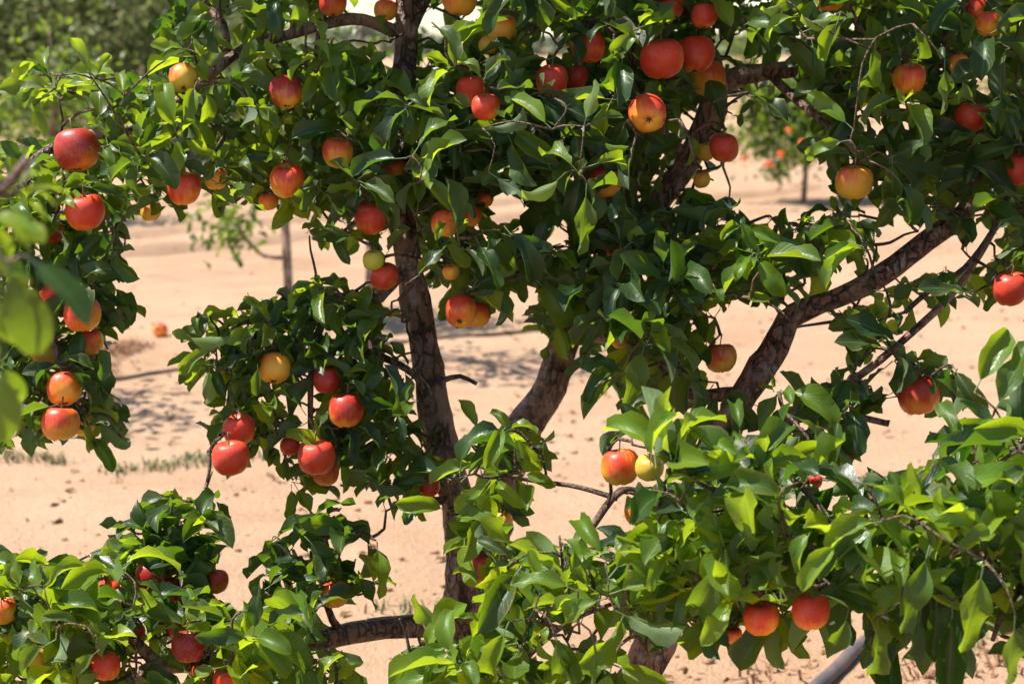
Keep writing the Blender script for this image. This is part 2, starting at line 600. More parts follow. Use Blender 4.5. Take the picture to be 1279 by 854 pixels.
xs = np.concatenate([[-4000, -1200, -400, -150, -70, -40, -24, -16], np.arange(-11, 11.01, 0.075), [16, 24, 40, 70, 150, 400, 1200, 4000]])
ys = np.concatenate([[-300, -60, -20, -8, -3, 0, 1.2, 2.2], np.arange(2.9, 17, 0.075), np.geomspace(17.1, 6000, 70)])
GX, GY = np.meshgrid(xs, ys)
GZ = ground_z(GX, GY)
GV = np.stack([GX, GY, GZ], -1).reshape(-1, 3)
nx, ny = len(xs), len(ys)
ii = (np.arange(ny - 1)[:, None] * nx + np.arange(nx - 1)[None]).ravel()
GF = np.stack([ii, ii + 1, ii + nx + 1, ii + nx], 1)
link('ground', mesh_np('ground', GV, GF, SAND), kind='structure', label='bare pale peach sandy orchard soil with ruts', category='ground')

# ------------------------------------------------------------------ photo layout: places without leaves (soil or sky seen through)
GAPS = [
    [(158, 268), (215, 275), (240, 262), (300, 262), (330, 268), (352, 270), (375, 285), (392, 308), (430, 312), (455, 302), (487, 312), (488, 340), (470, 332),
     (430, 345), (400, 338), (372, 352), (338, 365), (320, 372), (300, 395), (262, 388), (240, 393), (215, 415), (214, 458), (228, 472), (254, 484), (256, 520),
     (260, 550), (262, 592), (278, 600), (308, 588), (318, 558), (342, 560), (334, 590), (350, 605), (365, 618), (345, 650), (318, 690), (302, 706), (308, 728), (325, 740), (315, 757),
     (298, 760), (276, 750), (272, 718), (286, 700), (284, 665), (288, 640), (265, 602), (250, 610), (238, 625), (225, 612), (195, 602), (172, 618), (172, 642), (150, 645),
     (128, 655), (126, 672), (140, 686), (112, 690), (95, 703), (60, 694), (20, 687), (-20, 686), (-20, 562), (10, 552), (30, 558), (60, 558), (92, 558), (106, 550), (120, 580), (142, 584),
     (152, 562), (166, 520), (152, 498), (138, 492), (146, 450), (146, 425), (140, 398), (178, 395), (172, 368), (140, 362), (168, 345), (164, 300)],
    [(0, 0), (205, 0), (192, 40), (195, 75), (180, 100), (150, 85), (125, 82), (108, 45), (95, 60), (80, 95), (62, 88), (48, 50), (35, 55), (28, 82), (0, 92)],
    [(68, 128), (98, 120), (110, 145), (90, 160), (70, 155)], [(0, 128), (40, 130), (60, 150), (50, 168), (0, 165)],
    [(428, -8), (490, -8), (490, 30), (470, 20), (436, 18)], [(420, 32), (470, 33), (490, 50), (462, 52), (430, 46)],
    [(528, -8), (556, -8), (566, 18), (602, 12), (606, 26), (577, 32), (550, 27), (537, 28), (555, 33), (550, 50), (524, 57), (520, 40)],
    [(675, 32), (694, 32), (697, 60), (710, 77), (680, 78), (670, 57)],
    [(610, 255), (638, 240), (655, 255), (660, 285), (635, 283), (620, 268)],
    [(893, 35), (925, 35), (960, 60), (965, 76), (900, 65)],
    [(907, 157), (1005, 138), (1012, 130), (1034, 160), (1009, 177), (1032, 213), (1049, 247), (1012, 252), (1002, 255), (999, 280), (979, 269), (962, 275), (935, 279), (934, 242), (899, 250), (865, 242), (875, 230), (895, 230), (897, 203), (919, 187)],
    [(1066, 255), (1095, 253), (1092, 278), (1072, 275)], [(1110, 265), (1130, 262), (1132, 290), (1112, 285)],
    [(1208, 205), (1222, 210), (1218, 235), (1208, 230)], [(1174, 238), (1188, 240), (1186, 260), (1176, 256)], [(1260, 38), (1285, 38), (1285, 56), (1262, 54)],
    [(1218, 98), (1238, 92), (1236, 114), (1222, 113)],
    [(542, 385), (559, 390), (560, 408), (577, 420), (594, 407), (607, 390), (644, 390), (634, 355), (657, 365), (660, 355), (676, 350), (667, 375), (654, 395), (660, 412), (682, 418),
     (675, 438), (657, 445), (657, 455), (677, 457), (676, 475), (667, 492), (647, 515), (640, 525), (614, 528), (597, 535), (590, 512), (568, 505), (562, 485), (574, 482),
     (584, 500), (614, 505), (620, 492), (610, 475), (587, 477), (592, 455), (580, 443), (560, 446), (550, 452), (545, 428)],
    [(680, 283), (705, 283), (710, 300), (690, 314), (673, 306)], [(484, 393), (500, 400), (505, 427), (488, 427)], [(427, 348), (458, 355), (455, 368), (430, 365)],
    [(480, 448), (512, 450), (512, 463), (482, 460)], [(345, 498), (368, 500), (366, 528), (350, 520)],
    [(710, 468), (726, 478), (738, 512), (748, 520), (722, 530), (745, 540), (757, 562), (747, 572), (760, 600), (742, 648), (727, 620), (720, 640), (704, 658), (674, 671), (640, 674),
     (625, 674), (640, 656), (660, 650), (660, 622), (690, 620), (690, 600), (700, 580), (690, 555), (680, 545), (650, 560), (640, 545), (690, 520), (705, 490)],
    [(905, 376), (935, 385), (998, 360), (1004, 375), (975, 395), (962, 418), (945, 442), (929, 470), (922, 468), (920, 432), (902, 412), (885, 412), (885, 400), (904, 398)],
    [(995, 426), (1019, 406), (1047, 403), (1054, 412), (1064, 435), (1054, 450), (1032, 458), (1002, 470), (982, 470), (989, 455), (1019, 438)],
    [(1139, 348), (1159, 318), (1180, 303), (1201, 310), (1197, 330), (1160, 348)], [(1092, 298), (1110, 283), (1142, 283), (1125, 300), (1105, 312)],
    [(1232, 373), (1245, 395), (1250, 388), (1290, 390), (1290, 420), (1257, 440), (1272, 448), (1265, 460), (1252, 474), (1239, 490), (1225, 487), (1214, 474), (1207, 455), (1172, 445), (1160, 435), (1172, 418), (1202, 405)],
    [(1082, 486), (1094, 516), (1115, 532), (1119, 498), (1109, 483), (1135, 508), (1151, 525), (1157, 552), (1167, 560), (1165, 590), (1142, 598), (1135, 582), (1105, 592), (1084, 570), (1072, 548), (1095, 552)],
    [(1013, 614), (1030, 598), (1047, 603), (1049, 620), (1020, 620)],
    [(852, 803), (870, 818), (902, 824), (935, 824), (939, 800), (958, 828), (969, 798), (985, 814), (1000, 790), (1020, 787), (1033, 800), (1045, 828), (1055, 787), (1065, 764), (1085, 767), (1087, 830), (1098, 870), (836, 870), (840, 805)],
    [(1119, 837), (1140, 802), (1170, 817), (1177, 870), (1105, 870)], [(1208, 807), (1227, 790), (1237, 760), (1252, 752), (1247, 780), (1245, 820), (1257, 870), (1190, 870), (1200, 832)],
    [(720, 785), (745, 782), (755, 800), (775, 785), (792, 800), (783, 817), (760, 800), (735, 808)],
    [(427, 812), (470, 803), (530, 799), (505, 817), (480, 815), (472, 834), (465, 852), (450, 837), (440, 822)],
    [(427, 607), (447, 614), (460, 636), (480, 619), (494, 629), (507, 661), (517, 659), (529, 636), (546, 627), (562, 666), (566, 702), (556, 742), (552, 761), (527, 761), (494, 768),
     (460, 774), (425, 784), (440, 752), (470, 748), (492, 715), (492, 680), (458, 668), (470, 650), (440, 640)],
]

# ------------------------------------------------------------------ the near trees: hand-laid limbs (pixel x, pixel y, distance, radius in pixels)
LIMBS = {
 'main': [
  ('trunk', BARK, [(732, 1142, 2.86, 50), (728, 1110, 2.86, 42), (724, 1050, 2.86, 39), (716, 985, 2.85, 40), (708, 950, 2.85, 34)]),
  ('limb', BARK, [(716, 1000, 2.86, 33), (660, 900, 2.84, 30), (600, 815, 2.8, 27), (579, 765, 2.8, 25), (579, 700, 2.8, 22), (571, 625, 2.8, 20), (551, 552, 2.8, 22), (539, 485, 2.8, 21), (522, 390, 2.8, 18),
                  (508, 318, 2.8, 17), (501, 200, 2.8, 15), (505, 67, 2.8, 14), (507, 0, 2.8, 13), (512, -160, 2.82, 11), (500, -330, 2.85, 8), (515, -460, 2.9, 5)]),
  ('limb', BARK, [(596, 800, 2.85, 24), (606, 710, 2.95, 23), (620, 620, 3.0, 22), (640, 556, 3.0, 22), (664, 524, 3.0, 22), (690, 483, 3.0, 20), (713, 410, 3.0, 18), (765, 330, 2.95, 18), (835, 235, 2.9, 15),
                  (864, 192, 2.88, 15), (894, 122, 2.85, 14), (916, 98, 2.85, 13), (952, 90, 2.85, 11), (1010, 86, 2.85, 10), (1120, 78, 2.85, 11), (1279, 64, 2.85, 9), (1400, 30, 2.85, 6)]),
  ('limb', BARK_RED, [(716, 990, 2.86, 32.0), (768, 905, 2.78, 28.0), (806, 830, 2.74, 25.0), (828, 775, 2.73, 23.0), (850, 700, 2.73, 22.0), (884, 585, 2.72, 22.0), (930, 490, 2.7, 17.4), (968, 434, 2.7, 16.7), (984, 402, 2.7, 15.1), (1010, 386, 2.7, 13.6),
                      (1065, 364, 2.7, 12.1), (1119, 331, 2.7, 12.9), (1169, 291, 2.7, 12.9), (1205, 260, 2.72, 11.4), (1245, 195, 2.75, 9.8), (1295, 90, 2.8, 8.3), (1340, -80, 2.85, 6.0), (1350, -250, 2.9, 3.8)]),
  ('branch', BARK, [(585, 775, 2.8, 15), (540, 779, 2.76, 15), (480, 786, 2.7, 15), (427, 793, 2.64, 14), (380, 802, 2.58, 13), (320, 818, 2.5, 12), (260, 828, 2.46, 11), (205, 830, 2.44, 12), (170, 845, 2.42, 10), (110, 880, 2.4, 8)]),
  ('branch', BARK, [(203, 832, 2.44, 9), (188, 820, 2.44, 8), (165, 795, 2.44, 7), (140, 775, 2.46, 6), (120, 750, 2.47, 5), (110, 735, 2.48, 3)]),
  ('branch', BARK, [(215, 790, 2.46, 5), (200, 772, 2.46, 6), (165, 756, 2.45, 6), (110, 745, 2.44, 6), (50, 763, 2.42, 6), (20, 790, 2.4, 5), (-30, 800, 2.4, 4)]),
  ('branch', BARK, [(500, 40, 2.8, 9), (470, 28, 2.79, 8), (440, 23, 2.78, 8), (400, 30, 2.77, 7.5), (350, 45, 2.75, 7), (305, 62, 2.73, 7), (272, 88, 2.72, 7), (242, 113, 2.71, 6), (200, 145, 2.7, 6), (150, 165, 2.7, 6), (95, 172, 2.7, 6),
                    (52, 192, 2.68, 6), (20, 230, 2.66, 5), (30, 300, 2.66, 5), (55, 380, 2.66, 4.5), (75, 450, 2.66, 4), (100, 505, 2.66, 3)]),
  ('branch', BARK, [(285, 62, 2.73, 5.5), (280, 30, 2.75, 5.5), (256, 2, 2.78, 5), (235, -40, 2.8, 4), (225, -90, 2.8, 3)]),
  ('branch', BARK, [(515, 42, 2.8, 9), (524, 22, 2.8, 8), (537, -5, 2.82, 8), (570, -60, 2.85, 7), (640, -140, 2.9, 6), (700, -260, 2.95, 4)]),
  ('branch', BARK, [(400, 32, 2.77, 5), (396, 60, 2.76, 4), (385, 110, 2.75, 4), (350, 118, 2.74, 4), (315, 128, 2.73, 3)]),
  ('branch', BARK, [(506, 330, 2.8, 8), (470, 372, 2.76, 6), (440, 365, 2.73, 5), (415, 380, 2.72, 5), (395, 420, 2.7, 5), (388, 465, 2.68, 4), (387, 530, 2.67, 3.5), (390, 550, 2.67, 3)]),
  ('branch', BARK, [(545, 520, 2.8, 6), (520, 470, 2.76, 5), (460, 440, 2.74, 5), (400, 440, 2.72, 4.5), (330, 430, 2.68, 4), (285, 420, 2.66, 4), (265, 440, 2.65, 3)]),
  ('branch', BARK, [(470, 440, 2.74, 4), (455, 400, 2.74, 4), (405, 375, 2.74, 4), (355, 385, 2.72, 3.5), (340, 375, 2.72, 3)]),
  ('branch', BARK, [(540, 480, 2.8, 6), (555, 475, 2.78, 4), (575, 470, 2.76, 3), (595, 480, 2.75, 2.4)]),
  ('branch', BARK, [(575, 620, 2.8, 6), (545, 625, 2.76, 5), (520, 610, 2.74, 4), (505, 590, 2.72, 3)]),
  ('branch', BARK, [(770, 330, 2.95, 9), (760, 250, 2.85, 8), (735, 150, 2.75, 7), (720, 60, 2.7, 6), (715, -20, 2.7, 5), (720, -120, 2.7, 4)]),
  ('branch', BARK, [(860, 195, 2.88, 8), (820, 150, 2.8, 7), (790, 60, 2.75, 7), (800, 30, 2.75, 6), (850, 12, 2.75, 6), (900, 0, 2.75, 5), (940, -40, 2.75, 4)]),
  ('branch', BARK, [(712, 415, 3.0, 7), (745, 420, 2.9, 6), (790, 430, 2.8, 5), (830, 460, 2.75, 4), (845, 500, 2.74, 3)]),
  ('branch', BARK_RED, [(932, 492, 2.7, 11), (900, 492, 2.72, 9), (866, 494, 2.74, 8), (840, 470, 2.78, 6), (850, 400, 2.8, 5), (890, 330, 2.8, 4), (930, 300, 2.8, 3.5), (985, 300, 2.8, 3)]),
  ('branch', BARK_RED, [(1000, 520, 2.62, 6), (1072, 472, 2.62, 5), (1139, 418, 2.64, 5), (1192, 368, 2.66, 4.5), (1225, 320, 2.68, 4), (1243, 288, 2.7, 3)]),
  ('branch', TWIG, [(1130, 390, 2.6, 3), (1162, 362, 2.6, 4), (1205, 335, 2.6, 4), (1242, 285, 2.62, 4), (1262, 240, 2.65, 4), (1300, 190, 2.7, 4)]),
  ('branch', BARK_RED, [(884, 590, 2.72, 9), (950, 560, 2.66, 7), (1000, 520, 2.62, 6), (1060, 520, 2.6, 5), (1110, 530, 2.58, 4)]),
  ('branch', TWIG, [(850, 660, 2.73, 7), (815, 625, 2.6, 6), (776, 612, 2.5, 5), (744, 649, 2.46, 5), (724, 679, 2.44, 4), (700, 712, 2.42, 3)]),
  ('branch', TWIG, [(772, 622, 2.5, 3.5), (740, 612, 2.52, 3.2), (710, 605, 2.55, 3), (680, 602, 2.58, 3), (648, 597, 2.6, 2.6), (620, 590, 2.6, 2)]),
  ('branch', TWIG, [(806, 840, 2.74, 8), (740, 870, 2.5, 6), (680, 850, 2.3, 4.5), (654, 828, 2.24, 4), (694, 788, 2.2, 3.4), (730, 768, 2.18, 3), (762, 755, 2.16, 2.6)]),
  ('branch', TWIG, [(640, 870, 2.83, 8), (600, 850, 2.6, 6), (575, 825, 2.45, 4), (560, 805, 2.4, 3), (545, 800, 2.38, 2.5)]),
  ('branch', BARK, [(1240, 200, 2.75, 7), (1190, 160, 2.7, 6), (1140, 110, 2.66, 5), (1090, 60, 2.64, 5), (1060, 10, 2.64, 4), (1040, -60, 2.66, 3)]),
  ('branch', BARK, [(960, 92, 2.85, 6), (1000, 130, 2.78, 5), (1050, 170, 2.72, 4), (1080, 200, 2.7, 3)]),
  ('branch', BARK, [(510, -100, 2.82, 7), (420, -150, 2.8, 6), (320, -180, 2.8, 5), (200, -170, 2.8, 4)]),
  ('branch', BARK, [(505, -200, 2.82, 6), (620, -260, 2.7, 5), (760, -280, 2.7, 4), (900, -260, 2.7, 4)]),
  ('branch', BARK, [(1110, 78, 2.85, 7), (1080, -40, 2.85, 6), (1020, -160, 2.85, 5), (960, -260, 2.85, 4)]),
  ('branch', BARK, [(430, 793, 2.64, 6), (415, 775, 2.62, 4.5), (405, 740, 2.6, 4), (410, 700, 2.58, 3.5), (405, 670, 2.57, 3)]),
  ('branch', BARK, [(320, 818, 2.5, 6), (270, 790, 2.5, 5), (238, 750, 2.52, 4.5), (232, 700, 2.53, 4), (238, 650, 2.55, 3.5), (252, 618, 2.58, 3), (263, 588, 2.6, 2.4)]),
 ],
 'right': [
  ('trunk', BARK, [(1960, 1560, 2.15, 52), (1950, 1450, 2.15, 44), (1930, 1250, 2.15, 42), (1900, 1050, 2.15, 40)]),
  ('limb', BARK, [(1902, 1060, 2.15, 34), (1800, 900, 2.12, 26), (1660, 780, 2.1, 20), (1500, 715, 2.08, 15), (1380, 695, 2.05, 12), (1290, 690, 2.04, 9), (1240, 690, 2.02, 7), (1180, 690, 2.02, 6), (1120, 690, 2.04, 6), (1060, 700, 2.06, 5), (1000, 700, 2.08, 5), (940, 680, 2.12, 4), (880, 660, 2.16, 3)]),
  ('limb', BARK, [(1904, 1070, 2.15, 30), (1960, 800, 2.2, 22), (1900, 500, 2.2, 16), (1880, 200, 2.2, 12)]),
  ('branch', TWIG, [(1290, 690, 2.04, 6), (1250, 640, 2.05, 5), (1225, 590, 2.06, 4), (1215, 540, 2.07, 3)]),
  ('branch', TWIG, [(1500, 715, 2.08, 8), (1400, 600, 2.1, 6), (1310, 560, 2.1, 5), (1260, 560, 2.1, 4)]),
  ('branch', TWIG, [(1300, 691, 2.04, 6), (1270, 740, 2.0, 5), (1250, 770, 1.98, 4), (1240, 800, 1.98, 3)]),
  ('branch', TWIG, [(1060, 700, 2.06, 4), (1030, 640, 2.1, 4), (980, 590, 2.14, 3.5), (930, 560, 2.2, 3)]),
 ],
 'left': [
  ('trunk', BARK, [(-1050, 2300, 1.3, 80), (-1050, 2100, 1.3, 70), (-1030, 1800, 1.3, 66), (-1000, 1400, 1.3, 60)]),
  ('limb', BARK, [(-1002, 1420, 1.3, 52), (-900, 1000, 1.3, 36), (-700, 650, 1.3, 24), (-450, 420, 1.28, 16), (-250, 310, 1.26, 12), (-90, 260, 1.25, 9), (0, 238, 1.25, 7), (35, 198, 1.25, 5)]),
  ('branch', TWIG, [(-60, 252, 1.25, 6), (-20, 290, 1.24, 5), (5, 330, 1.23, 4), (15, 350, 1.22, 3)]),
  ('branch', TWIG, [(-250, 310, 1.26, 7), (-120, 380, 1.28, 5), (-40, 430, 1.29, 4), (0, 455, 1.3, 3)]),
  ('limb', BARK, [(-1000, 1400, 1.3, 45), (-1100, 700, 1.3, 30), (-1000, 100, 1.3, 18)]),
 ],
}

# leaf zones: tree, polygon, distance range, spur spacing (px), layers, leaf length m, young share, droop, leaves per spur
ZONES = [
 ('main', [(0, 105), (60, 60), (110, 90), (200, 80), (215, 30), (330, -10), (500, -10), (500, 300), (400, 312), (330, 262), (290, 255), (155, 266), (100, 250), (0, 270)], (2.55, 2.95), 47, 3, (.036, .072), .30, .30, 7),
 ('main', [(-20, 250), (155, 260), (165, 345), (140, 400), (150, 470), (165, 520), (150, 582), (115, 575), (90, 550), (-20, 555)], (2.6, 2.85), 42, 3, (.045, .070), .10, .6, 6),
 ('main', [(500, -10), (960, -10), (960, 300), (905, 400), (835, 505), (760, 485), (740, 440), (690, 440), (650, 385), (560, 365), (500, 335)], (2.5, 3.2), 48, 4, (.044, .086), .16, .5, 7),
 ('main', [(960, -10), (1300, -10), (1300, 380), (1240, 370), (1150, 400), (1060, 470), (900, 410), (900, 282), (1060, 262), (1010, 130), (960, 80)], (2.5, 3.0), 48, 3, (.042, .084), .18, .45, 7),
 ('main', [(218, 405), (300, 370), (380, 345), (480, 345), (540, 420), (548, 640), (500, 660), (455, 590), (400, 615), (330, 600), (265, 560), (258, 500)], (2.58, 2.82), 40, 3, (.042, .066), .18, .45, 6),
 ('main', [(310, 690), (345, 625), (400, 615), (440, 650), (490, 690), (480, 745), (440, 760), (350, 770), (315, 740)], (2.5, 2.65), 46, 2, (.055, .08), .15, .35, 6),
 ('main', [(128, 660), (180, 605), (250, 625), (285, 640), (285, 700), (275, 755), (200, 760), (150, 700)], (2.48, 2.62), 44, 3, (.055, .08), .15, .25, 6),
 ('main', [(-20, 690), (110, 690), (160, 720), (270, 740), (320, 765), (400, 775), (470, 840), (470, 880), (-20, 880)], (2.28, 2.6), 46, 3, (.05, .08), .34, .2, 7),
 ('main', [(545, 590), (585, 535), (640, 525), (690, 550), (692, 640), (650, 680), (690, 700), (640, 760), (600, 740), (560, 670)], (2.45, 2.7), 46, 3, (.055, .085), .35, .35, 6),
 ('main', [(480, 770), (560, 740), (640, 690), (740, 650), (800, 640), (835, 790), (790, 860), (480, 870)], (2.1, 2.4), 50, 3, (.042, .088), .40, .12, 6),
 ('right', [(800, 590), (860, 555), (960, 572), (1090, 630), (1190, 550), (1300, 505), (1300, 720), (1180, 740), (1060, 740), (1000, 745), (900, 762), (835, 765), (780, 640)], (1.95, 2.3), 48, 3, (.040, .088), .40, .12, 6),
 ('right', [(835, 730), (1000, 720), (1000, 775), (900, 800), (840, 790)], (2.1, 2.3), 44, 2, (.06, .09), .08, .8, 6),
 ('right', [(1060, 700), (1290, 690), (1290, 760), (1230, 790), (1100, 790), (1060, 760)], (1.98, 2.2), 44, 2, (.07, .105), .12, 1.0, 6),
 ('main', [(880, 470), (930, 480), (1060, 440), (1150, 400), (1215, 465), (1100, 570), (1000, 545), (880, 520)], (2.5, 2.75), 46, 2, (.06, .09), .05, .6, 6),
 # crown above and around the frame
 ('main', [(60, -420), (1300, -420), (1360, -10), (120, -10)], (2.5, 3.4), 98, 4, (.065, .10), .2, .4, 8),
 ('main', [(200, -640), (1100, -640), (1250, -420), (100, -420)], (2.5, 3.2), 120, 3, (.065, .10), .2, .4, 8),
 ('main', [(1290, -10), (1450, -10), (1450, 380), (1290, 380)], (2.55, 3.1), 80, 2, (.065, .10), .15, .4, 7),
 ('main', [(-160, 690), (-20, 690), (-20, 900), (-160, 900)], (2.3, 2.6), 80, 2, (.065, .09), .3, .3, 6),
 ('main', [(480, 880), (840, 870), (800, 960), (520, 960)], (2.2, 2.5), 70, 2, (.065, .09), .4, .3, 6),
 ('right', [(1300, 460), (1900, 400), (1900, 950), (1300, 850)], (1.95, 2.35), 95, 2, (.065, .095), .3, .4, 7),
 ('right', [(1650, -300), (2150, -300), (2150, 400), (1650, 400)], (1.9, 2.5), 130, 2, (.065, .095), .3, .4, 7),
 ('left', [(-900, 300), (-160, 300), (-160, 480), (-900, 700)], (1.15, 1.4), 190, 1, (.065, .095), .3, .4, 7),
]

# single leaves that stand out: tree, base px, tip px, distance, young 0..1, how far the blade faces the camera
HERO = [
 ('main', 138, 350, 172, 405, 2.72, .05, .8), ('main', 150, 500, 163, 522, 2.7, .05, .5), ('main', 108, 538, 140, 584, 2.66, .05, .7), ('main', 118, 520, 158, 558, 2.66, 0, .4),
 ('right', 1217, 490, 1256, 413, 2.12, .75, .7), ('right', 1240, 520, 1282, 430, 2.12, .4, .6),
 ('main', 690, 162, 643, 118, 2.52, .95, .8), ('main', 729, 158, 745, 104, 2.5, .9, .8), ('main', 722, 215, 680, 168, 2.5, .7, .9), ('main', 706, 216, 658, 262, 2.5, .9, .8),
 ('main', 733, 228, 727, 314, 2.5, .45, .9), ('main', 742, 152, 776, 142, 2.5, .3, .5), ('main', 735, 208, 790, 190, 2.5, .6, .4),
 ('main', 515, 195, 554, 133, 2.55, .25, .7), ('main', 524, 228, 461, 264, 2.55, .8, .5), ('main', 508, 197, 438, 202, 2.55, .1, .6), ('main', 530, 225, 548, 168, 2.55, .9, .4),
 ('main', 603, 160, 662, 155, 2.55, .1, .4), ('main', 610, 215, 660, 248, 2.55, .1, .6),
 ('main', 1094, 48, 1088, 116, 2.5, .35, .9), ('main', 1066, 162, 1014, 114, 2.52, .7, .8), ('main', 1062, 175, 1005, 185, 2.52, .7, .5), ('main', 1070, 190, 1036, 222, 2.52, .6, .7),
 ('main', 1083, 200, 1100, 262, 2.55, .2, .8), ('main', 1120, 222, 1158, 272, 2.55, .1, .8), ('main', 1140, 30, 1160, 80, 2.52, .05, .8), ('main', 1180, 75, 1180, 140, 2.52, .05, .8),
 ('main', 1000, 20, 948, 28, 2.52, .9, .5), ('main', 1050, 15, 1000, 45, 2.52, .9, .6), ('main', 1058, 22, 1020, 62, 2.52, .8, .5), ('main', 980, 0, 952, 22, 2.52, .9, .7),
 ('right', 1106, 650, 1026, 662, 2.0, .6, .5), ('right', 1150, 652, 1230, 650, 1.98, .75, .6), ('right', 1064, 600, 1148, 618, 2.02, .7, .6), ('right', 1124, 752, 1128, 668, 2.0, .8, .7),
 ('right', 1230, 700, 1206, 810, 1.96, .6, .8), ('right', 1268, 768, 1262, 856, 1.94, .5, .9), ('right', 1190, 750, 1186, 856, 2.02, .05, .8), ('right', 1162, 680, 1130, 784, 2.0, .45, .5),
 ('right', 1096, 774, 1100, 852, 2.02, .3, .8), ('right', 1052, 672, 1002, 730, 2.0, .9, .5), ('right', 902, 692, 870, 782, 2.06, .35, .7), ('right', 1186, 698, 1238, 654, 1.98, .7, .6),
 ('right', 1150, 760, 1142, 838, 2.02, .1, .7), ('right', 1170, 740, 1168, 815, 2.04, .05, .6), ('right', 1218, 740, 1222, 800, 2.02, .05, .6), ('right', 1060, 760, 1044, 824, 2.05, .2, .8),
 ('right', 1035, 600, 962, 618, 2.08, .6, .5), ('right', 930, 575, 885, 545, 2.12, .95, .6), ('right', 912, 620, 880, 545, 2.12, .3, .8), ('right', 960, 600, 948, 545, 2.12, .8, .7),
 ('right', 870, 600, 822, 548, 2.14, .3, .8), ('right', 925, 545, 918, 490, 2.16, .3, .7), ('right', 942, 610, 898, 608, 2.1, .9, .6), ('right', 1000, 610, 960, 612, 2.1, .95, .6),
 ('main', 562, 783, 504, 753, 2.3, .7, .7), ('main', 722, 738, 649, 707, 2.14, .7, .6), ('main', 757, 700, 718, 636, 2.2, .75, .8), ('main', 760, 722, 814, 654, 2.16, .75, .7),
 ('main', 760, 742, 842, 714, 2.14, .75, .6), ('main', 758, 746, 692, 768, 2.14, .6, .5), ('main', 768, 762, 848, 802, 2.14, .4, .5), ('main', 636, 776, 600, 856, 2.18, .75, .8),
 ('main', 598, 577, 538, 596, 2.5, .85, .6), ('main', 572, 805, 503, 852, 2.2, .6, .6), ('main', 570, 800, 500, 836, 2.24, .6, .5), ('main', 694, 790, 706, 852, 2.15, .4, .8),
 ('main', 690, 790, 720, 850, 2.17, .5, .8), ('main', 745, 815, 740, 856, 2.15, .5, .8), ('main', 675, 730, 662, 690, 2.2, .8, .6), ('main', 668, 760, 645, 725, 2.16, .9, .7),
 ('main', 655, 800, 645, 760, 2.2, .8, .7), ('main', 712, 700, 745, 690, 2.25, .5, .7), ('main', 640, 548, 622, 505, 2.6, .8, .7), ('main', 600, 540, 575, 500, 2.6, .8, .7),
 ('main', 640, 578, 692, 545, 2.6, .8, .6), ('main', 645, 582, 694, 566, 2.58, .5, .5), ('main', 632, 572, 652, 522, 2.6, .7, .7), ('main', 622, 572, 590, 532, 2.6, .6, .6), ('main', 650, 590, 690, 604, 2.58, .7, .6),
 ('main', 640, 588, 662, 636, 2.58, .3, .8), ('main', 612, 590, 575, 562, 2.58, .8, .6), ('main', 625, 590, 612, 640, 2.58, .4, .8), ('main', 640, 575, 672, 532, 2.62, .8, .6),
 ('main', 70, 798, 4, 836, 2.26, .35, .7), ('main', 55, 732, 94, 694, 2.3, .6, .7), ('main', 168, 726, 194, 764, 2.3, .2, .7), ('main', 165, 760, 128, 777, 2.3, .2, .6),
 ('main', 100, 780, 58, 762, 2.3, .2, .6), ('main', 75, 780, 80, 830, 2.28, .3, .7), ('main', 25, 740, 18, 695, 2.3, .6, .7), ('main', 48, 745, 42, 700, 2.32, .6, .6), ('main', 125, 810, 88, 842, 2.28, .5, .6),
 ('main', 300, 420, 244, 425, 2.58, .75, .6), ('main', 270, 435, 222, 458, 2.58, .7, .6), ('main', 265, 440, 234, 478, 2.6, .6, .6), ('main', 245, 430, 218, 412, 2.6, .7, .6), ('main', 250, 425, 241, 392, 2.6, .3, .5),
 ('main', 262, 455, 258, 502, 2.58, .6, .7), ('main', 318, 385, 302, 366, 2.6, .7, .7), ('main', 322, 455, 320, 492, 2.56, .3, .8), ('main', 318, 415, 298, 435, 2.58, .3, .5),
 ('main', 110, 90, 95, 48, 2.58, .85, .7), ('main', 62, 95, 44, 52, 2.6, .7, .7), ('main', 120, 98, 135, 68, 2.58, .85, .7), ('main', 70, 110, 0, 105, 2.58, .5, .5), ('main', 115, 105, 72, 98, 2.58, .8, .5),
 ('main', 70, 115, 40, 135, 2.58, .75, .6), ('main', 42, 132, 52, 165, 2.58, .7, .7), ('main', 155, 120, 148, 88, 2.6, .8, .7), ('main', 235, 62, 192, 52, 2.6, .85, .6), ('main', 248, 70, 205, 72, 2.6, .9, .6), ('main', 240, 45, 250, 65, 2.6, .8, .5),
 ('left', 8, 325, 46, 440, 1.18, .0, .8), ('left', 30, 318, 118, 382, 1.18, .15, .5), ('left', 0, 450, 28, 508, 1.29, .4, .8), ('left', 18, 245, 80, 224, 1.25, .9, .6), ('left', 28, 232, 72, 246, 1.24, .9, .5),
 ('left', 5, 340, -20, 410, 1.23, .4, .8), ('left', 30, 205, 8, 232, 1.25, .7, .5), ('left', 8, 290, 45, 310, 1.24, .85, .5), ('left', 0, 335, 40, 345, 1.22, .7, .4), ('left', 20, 270, 52, 290, 1.24, .9, .5), ('left', -5, 380, 20, 440, 1.24, .2, .7),
 ('left', 0, 245, 46, 205, 1.25, .9, .7), ('left', 12, 240, 62, 262, 1.23, 1., .6), ('left', -12, 262, 40, 285, 1.24, .9, .6), ('left', -15, 280, 24, 318, 1.22, .8, .7), ('left', -10, 310, 30, 352, 1.22, .7, .6), ('left', -14, 450, 12, 540, 1.29, .5, .8),
]

